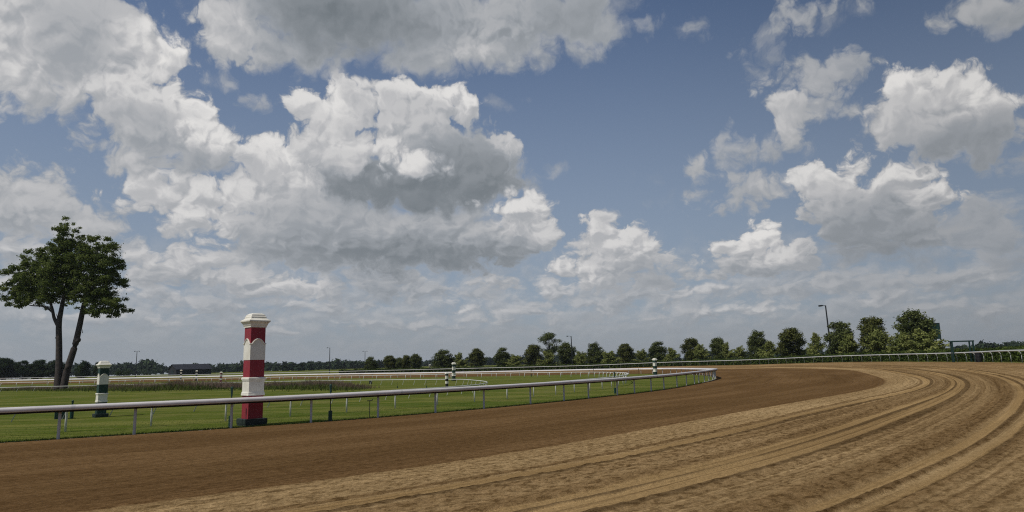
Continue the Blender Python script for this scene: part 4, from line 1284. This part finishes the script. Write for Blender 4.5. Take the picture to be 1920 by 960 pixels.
    for _ in range(46):
        cx_, cz_ = rg.choice([(-4.6, 12.2), (-2.6, 11.6), (4.4, 11.2), (5.8, 11.8), (1.6, 12.4), (-6.4, 13.0), (5.2, 14.6)])
        s = rg.uniform(.25, .5)
        blobs.append((cx_ + rg.gauss(0, 1.0), rg.gauss(0, 1.3), cz_ + rg.gauss(0, .8), s * 1.3, s * 1.3, s * .8))
    V, F = leaf_cloud(blobs, 84000, .12, 31, shell=.62)
    fill = [(-2.4, 0, 14.6, 4.2, 2.8, 3.0), (-.6, 0, 18.4, 1.8, 1.5, 2.4), (3.4, 0, 15.4, 3.2, 2.6, 3.8), (4.8, 0, 11.2, 2.2, 1.5, 1.5), (-5.0, 0, 12.9, 2.6, 1.6, 1.5)]
    V2, F2 = leaf_cloud(fill, 14000, .12, 32, shell=.55)
    V, F = np.concatenate([V, V2]), np.concatenate([F, F2 + len(V)])
    np_mesh('crown', V, F, M['leaf_oak'], r)
big_tree(SP['tree'])


# hedge along the outer rail
def hedge():
    r = thing('hedge', 'long clipped green hedge following the outside of the outer rail', 'hedge')
    p = resample(outer_fine, step=1.0)
    t = np.gradient(p[:, :2], axis=0); t /= np.linalg.norm(t, axis=1)[:, None]
    nn = np.stack([t[:, 1], -t[:, 0]], 1)
    a0 = int(along(outer_fine, 30, 31)); a1 = int(along(outer_fine, -52, 197))
    p, nn = p[a0:a1], nn[a0:a1]
    hs = []
    prof = [(2.3, -.1), (2.25, 1.0), (2.5, 1.22), (3.3, 1.24), (3.55, 1.0), (3.5, -.1)]
    V = np.zeros((len(p), len(prof), 3))
    for j, (a, z) in enumerate(prof):
        V[:, j, :2] = p[:, :2] + nn * a
        V[:, j, 2] = p[:, 2] + z
    k = len(prof)
    i0 = np.arange(len(p) - 1)[:, None] * k; j = np.arange(k - 1)[None, :]
    q = (i0 + j).ravel()
    np_mesh('core', V, np.stack([q, q + 1, q + k + 1, q + k], 1), M['hedge_core'], r)
    rg = np.random.default_rng(4)
    cnt = 60000
    # more leaves where the hedge is near
    tt = rg.random(cnt) ** 1.7 * (len(p) - 1.001)
    i = tt.astype(int); fr = (tt - i)[:, None]
    pc = p[i] * (1 - fr) + p[i + 1] * fr
    nc_ = nn[i]
    side = rg.random(cnt)
    lump = (vnoise(tt * .9, tt * 0 + 3, 4) - .5) * .22
    off = np.where(side < .5, 2.22 + .12 * rg.normal(size=cnt), 2.3 + 1.2 * rg.random(cnt))
    zz = np.where(side < .5, rg.random(cnt) * 1.25, 1.24 + .07 * rg.normal(size=cnt) + lump)
    c = np.stack([pc[:, 0] + nc_[:, 0] * off, pc[:, 1] + nc_[:, 1] * off, pc[:, 2] + zz], 1)
    nrm = rg.normal(size=(cnt, 3)) + np.array([0, 0, .5]); nrm -= np.concatenate([nc_, np.zeros((cnt, 1))], 1) * .5
    nrm /= np.linalg.norm(nrm, axis=1)[:, None]
    u = np.cross(nrm, rg.normal(size=(cnt, 3))); u /= np.linalg.norm(u, axis=1)[:, None]
    w = np.cross(nrm, u)
    s = (.07 + .07 * rg.random(cnt))[:, None] * (1 + tt / len(p))[:, None]
    V = np.stack([c - u * s, c - w * s * .7, c + u * s, c + w * s * .7], 1).reshape(-1, 3)
    np_mesh('foliage', V, np.arange(cnt * 4).reshape(-1, 4), M['leaf_hedge'], r)
hedge()


# far wood on the horizon
def far_wood():
    rg = random.Random(17)
    blobs = []
    for az0, az1, dist, n_, hmin, hmax in WOODS:
        for k in range(n_):
            a = math.radians(rg.uniform(az0, az1))
            d = dist * rg.uniform(.9, 1.15)
            hh = rg.uniform(hmin, hmax) * (1.0 if rg.random() > .12 else 1.15)
            x, y = d * math.sin(a), d * math.cos(a)
            w = hh * rg.uniform(.45, .8)
            blobs.append((x, y, -1 + hh * .30, w * 1.1, w, hh * .36))
            blobs.append((x + rg.uniform(-.3, .3) * w, y, -1 + hh * .66, w * .8, w * .8, hh * .32))
    V, F = leaf_cloud(blobs, 95000, .85, 77, shell=.4)
    core = [(x, y, z, a * .82, b * .82, c * .85) for x, y, z, a, b, c in blobs]
    V2, F2 = leaf_cloud(core, 45000, 1.9, 78, shell=.6)
    V, F = np.concatenate([V, V2]), np.concatenate([F, F2 + len(V)])
    o = np_mesh('far_wood', V, F, M['leaf_wood'])
    tag(o, 'dark band of distant woodland along the horizon', 'wood', kind='stuff')
far_wood()


# tall brown grass on the infield, and green weeds along its near edge
def blades(name, cnt, place, hmin, hmax, wid, mat, seed, label, cat):
    rg = np.random.default_rng(seed)
    x, y, hs = place(rg, cnt)
    z = ground_z(y) - .02
    h = (hmin + (hmax - hmin) * rg.random(cnt)) * hs
    a = rg.random(cnt) * 2 * PI
    dx, dy = np.cos(a) * wid * .5, np.sin(a) * wid * .5
    ln = rg.normal(size=(cnt, 2)) * h[:, None] * .28
    b0 = np.stack([x - dx, y - dy, z], 1); b1 = np.stack([x + dx, y + dy, z], 1)
    m0 = np.stack([x - dx * .8 + ln[:, 0] * .35, y - dy * .8 + ln[:, 1] * .35, z + h * .6], 1); m1 = np.stack([x + dx * .8 + ln[:, 0] * .35, y + dy * .8 + ln[:, 1] * .35, z + h * .6], 1)
    tp = np.stack([x + ln[:, 0], y + ln[:, 1], z + h], 1)
    V = np.stack([b0, b1, m1, m0, tp + np.stack([dx, dy, dx * 0], 1) * .15, tp - np.stack([dx, dy, dx * 0], 1) * .15], 1).reshape(-1, 3)
    base = np.arange(cnt)[:, None] * 6
    F = np.concatenate([base + np.array([[0, 1, 2, 3]]), base + np.array([[3, 2, 4, 5]])], 0)
    return tag(np_mesh(name, V, F, mat), label, cat, kind='stuff')


PATCH = [tuple(p) for p in GRASSPATCH]
def in_patch(rg, cnt):
    # ribbon through the listed points with a ragged half width
    P_ = np.array(PATCH)
    t = rg.random(cnt) * (len(P_) - 1.001)
    i = t.astype(int); fr = (t - i)[:, None]
    c = P_[i] * (1 - fr) + P_[i + 1] * fr
    wv = .55 + .9 * fbm(t * 2.3, t * 0 + 1, 9, 3)
    off = rg.normal(size=cnt) * .45 * c[:, 2] * wv
    x = c[:, 0] + rg.normal(size=cnt) * .8
    y = c[:, 1] + off
    dens = .35 + 1.1 * fbm(x * .28 + 40, y * .20 + 40, 6, 3)
    return x, y, dens * c[:, 3]
blades('tall_grass', 21000, in_patch, .30, .95, .035, M['blade_brown'], 51, 'tall brown seeding grass across the infield behind the mown strip', 'tall grass')
def patch_edge(rg, cnt):
    x, y, s = in_patch(rg, cnt)
    return x, y - np.abs(rg.normal(size=cnt)) * 2.2 - .6, s * np.where(vnoise(x * .3 + 9, y * .3 + 9, 8) > .45, 1.0, .45)
blades('weeds', 11000, patch_edge, .25, .6, .06, M['blade_weed'], 52, 'green weeds fringing the tall brown grass', 'weeds')

def lawn_near(rg, cnt):
    t = rg.random(cnt)
    d = along(inner_fine, -24, 17) + t * 62
    a = arc(inner_fine)
    p = np.stack([np.interp(d, a, inner_fine[:, i]) for i in range(2)], 1)
    p2 = np.stack([np.interp(d + .2, a, inner_fine[:, i]) for i in range(2)], 1)
    tg = p2 - p; tg /= np.linalg.norm(tg, axis=1)[:, None]
    off = .03 + rg.random(cnt) ** 3.0 * 6.0
    q = p + np.stack([-tg[:, 1], tg[:, 0]], 1) * off[:, None]
    return q[:, 0], q[:, 1], np.where(off < .35, 1.5, 1.0)
blades('grass', 42000, lawn_near, .02, .06, .018, M['blade_green'], 53, 'short grass blades on the strip behind the near rail', 'grass')


# ------------------------------------------------------------------ lamp posts
def lamp_post(label, loc, H, heads, rz=0.0, lean=0.0):
    r = thing('lamp_post', label, 'lamp post', loc, rz, 'lamp posts round the course')
    r.rotation_euler = (0, lean, rz)
    m = MB(); m.tube([(0, 0, -.2), (0, 0, H * .5), (0, 0, H)], [.16, .14, .11], 10)
    m.tube([(0, 0, -.1), (0, 0, .25)], .2, 10)
    m.build('pole', M['steel'], r)
    for hx in heads:
        m = MB()
        m.tube([(0, 0, H - .12), (hx * .5, 0, H), (hx, 0, H + .02)], .04, 6)
        m.build('arm', M['steel'], r)
        m = MB()
        s = 1 if hx > 0 else -1
        m.rings([[(hx - .05 * s, -.16, H - .05), (hx - .05 * s, .16, H - .05), (hx - .05 * s, .16, H + .10), (hx - .05 * s, -.16, H + .10)],
                 [(hx + .42 * s, -.24, H - .16), (hx + .42 * s, .24, H - .16), (hx + .42 * s, .24, H + .10), (hx + .42 * s, -.24, H + .10)]])
        hd = m.build('lamp_head', M['steel'], r)
        m = MB(); m.box(min(hx + .02 * s, hx + .40 * s), -.2, H - .185, max(hx + .02 * s, hx + .40 * s), .2, H - .165)
        m.build('lens', M['lamp'], hd)
    return r
for (x, y, z, H, heads, lab, lean) in LAMPS:
    lamp_post(lab, (x, y, z), H, heads, 0.0, lean)


# ------------------------------------------------------------------ barn, scoreboard back, gantry, barrel
def barn(loc, rz):
    r = thing('barn', 'long low black barn with a grey gabled roof in the far field', 'barn', loc, rz)
    Lh, Wh, e, rd = 8.0, 5.2, 2.75, 5.0
    m = MB()
    m.box(-Lh, -Wh, -.3, Lh, Wh, e)
    for sx in (-1, 1):
        m.v += [(sx * Lh, -Wh, e), (sx * Lh, Wh, e), (sx * Lh, 0, rd)]
        i = len(m.v) - 3
        m.f.append((i, i + 1, i + 2))
    m.build('wall', M['barn'], r)
    m = MB()
    for sy in (-1, 1):
        a = [(-Lh - .4, sy * (Wh + .45), e - .16), (Lh + .4, sy * (Wh + .45), e - .16), (Lh + .4, 0, rd + .06), (-Lh - .4, 0, rd + .06)]
        b = [(x, y, z + .14) for x, y, z in a]
        m.quad(*b); m.quad(*a[::-1])
        for q in range(4):
            m.quad(a[q], a[(q + 1) % 4], b[(q + 1) % 4], b[q])
    m.build('roof', M['barn_roof'], r)
    m = MB(); m.box(Lh * .72, -Wh - .05, -.1, Lh * .92, -Wh - .003, 2.2); m.build('door', M['barn_door'], r)
    m = MB(); m.box(-Lh - .05, -1.6, -.1, -Lh - .003, 1.6, 2.4); m.build('door', M['barn_door'], r)
barn(BARN[:3], BARN[3])

r = thing('board_screen', 'tall dark green board on posts behind the rightmost tree', 'board', BOARD[:3], BOARD[3])
m = MB(); m.box(-2.2, -.15, 3.9, 2.2, .15, 6.7); m.build('panel', M['gantry'], r)
m = MB(); m.box(-2.28, -.2, 3.82, 2.28, .2, 3.9); m.box(-2.28, -.2, 6.7, 2.28, .2, 6.78); m.box(-2.28, -.2, 3.9, -2.2, .2, 6.7); m.box(2.2, -.2, 3.9, 2.28, .2, 6.7); m.build('frame', M['steel'], r)
for sx in (-1.5, 1.5):
    m = MB(); m.tube([(sx, .25, -.3), (sx, .25, 6.6)], .12, 8); m.build('leg', M['steel'], r)

r = thing('frame_gantry', 'dark green steel frame with four posts and a flat top standing in the hedge', 'frame', GANTRY[:3], GANTRY[3])
w2, h2, d2 = .98, 2.22, .5
for sx in (-1, 1):
    for sy, xo in ((-1, 0), (1, -sx * .10)):
        m = MB(); m.box(sx * w2 + xo - .07, sy * d2 - .07, -.3, sx * w2 + xo + .07, sy * d2 + .07, h2); m.build('leg', M['gantry'], r)
m = MB()
m.box(-w2 - .12, -d2 - .08, h2, w2 + .12, -d2 + .08, h2 + .13); m.box(-w2 - .12, d2 - .08, h2, w2 + .12, d2 + .08, h2 + .13)
m.box(-w2 - .1, -d2 + .08, h2 + .01, -w2 + .05, d2 - .08, h2 + .12); m.box(w2 - .05, -d2 + .08, h2 + .01, w2 + .1, d2 - .08, h2 + .12)
m.build('top_beam', M['gantry'], r)
r = thing('barrel', 'black barrel behind the outer rail at the right foot of the green frame', 'barrel', BARREL, 0)
m = MB(); prof = [(.26, 0), (.30, .02), (.31, .3), (.325, .32), (.31, .34), (.31, .62), (.325, .64), (.31, .66), (.30, .93), (.27, .95)]
m.rings([[(R_ * math.cos(2 * PI * k / 16), R_ * math.sin(2 * PI * k / 16), z_) for k in range(16)] for R_, z_ in prof]); m.build('drum', M['barrel'], r, smooth=False)
m = MB(); m.tube([(0, 0, .95), (0, 0, .975)], .24, 16); m.build('lid', M['steel'], r)

# ------------------------------------------------------------------ thin summer haze over the land
if HAZE > 0:
    m = MB(); m.box(-7500, -7500, -4.0, 7500, 7500, 32.0)
    hm_ = bpy.data.materials.new('haze')
    hm_.use_nodes = True
    k = N(hm_.node_tree)
    pv = k.add('ShaderNodeVolumePrincipled')
    pv.inputs['Color'].default_value = (.80, .86, .95, 1)
    pv.inputs['Density'].default_value = HAZE
    pv.inputs['Anisotropy'].default_value = 0.2
    ou = k.add('ShaderNodeOutputMaterial')
    k.link(pv.outputs[0], ou.inputs['Volume'])
    hz_o = m.build('haze', hm_)
    tag(hz_o, 'thin pale summer haze over the far land', 'haze', kind='stuff')
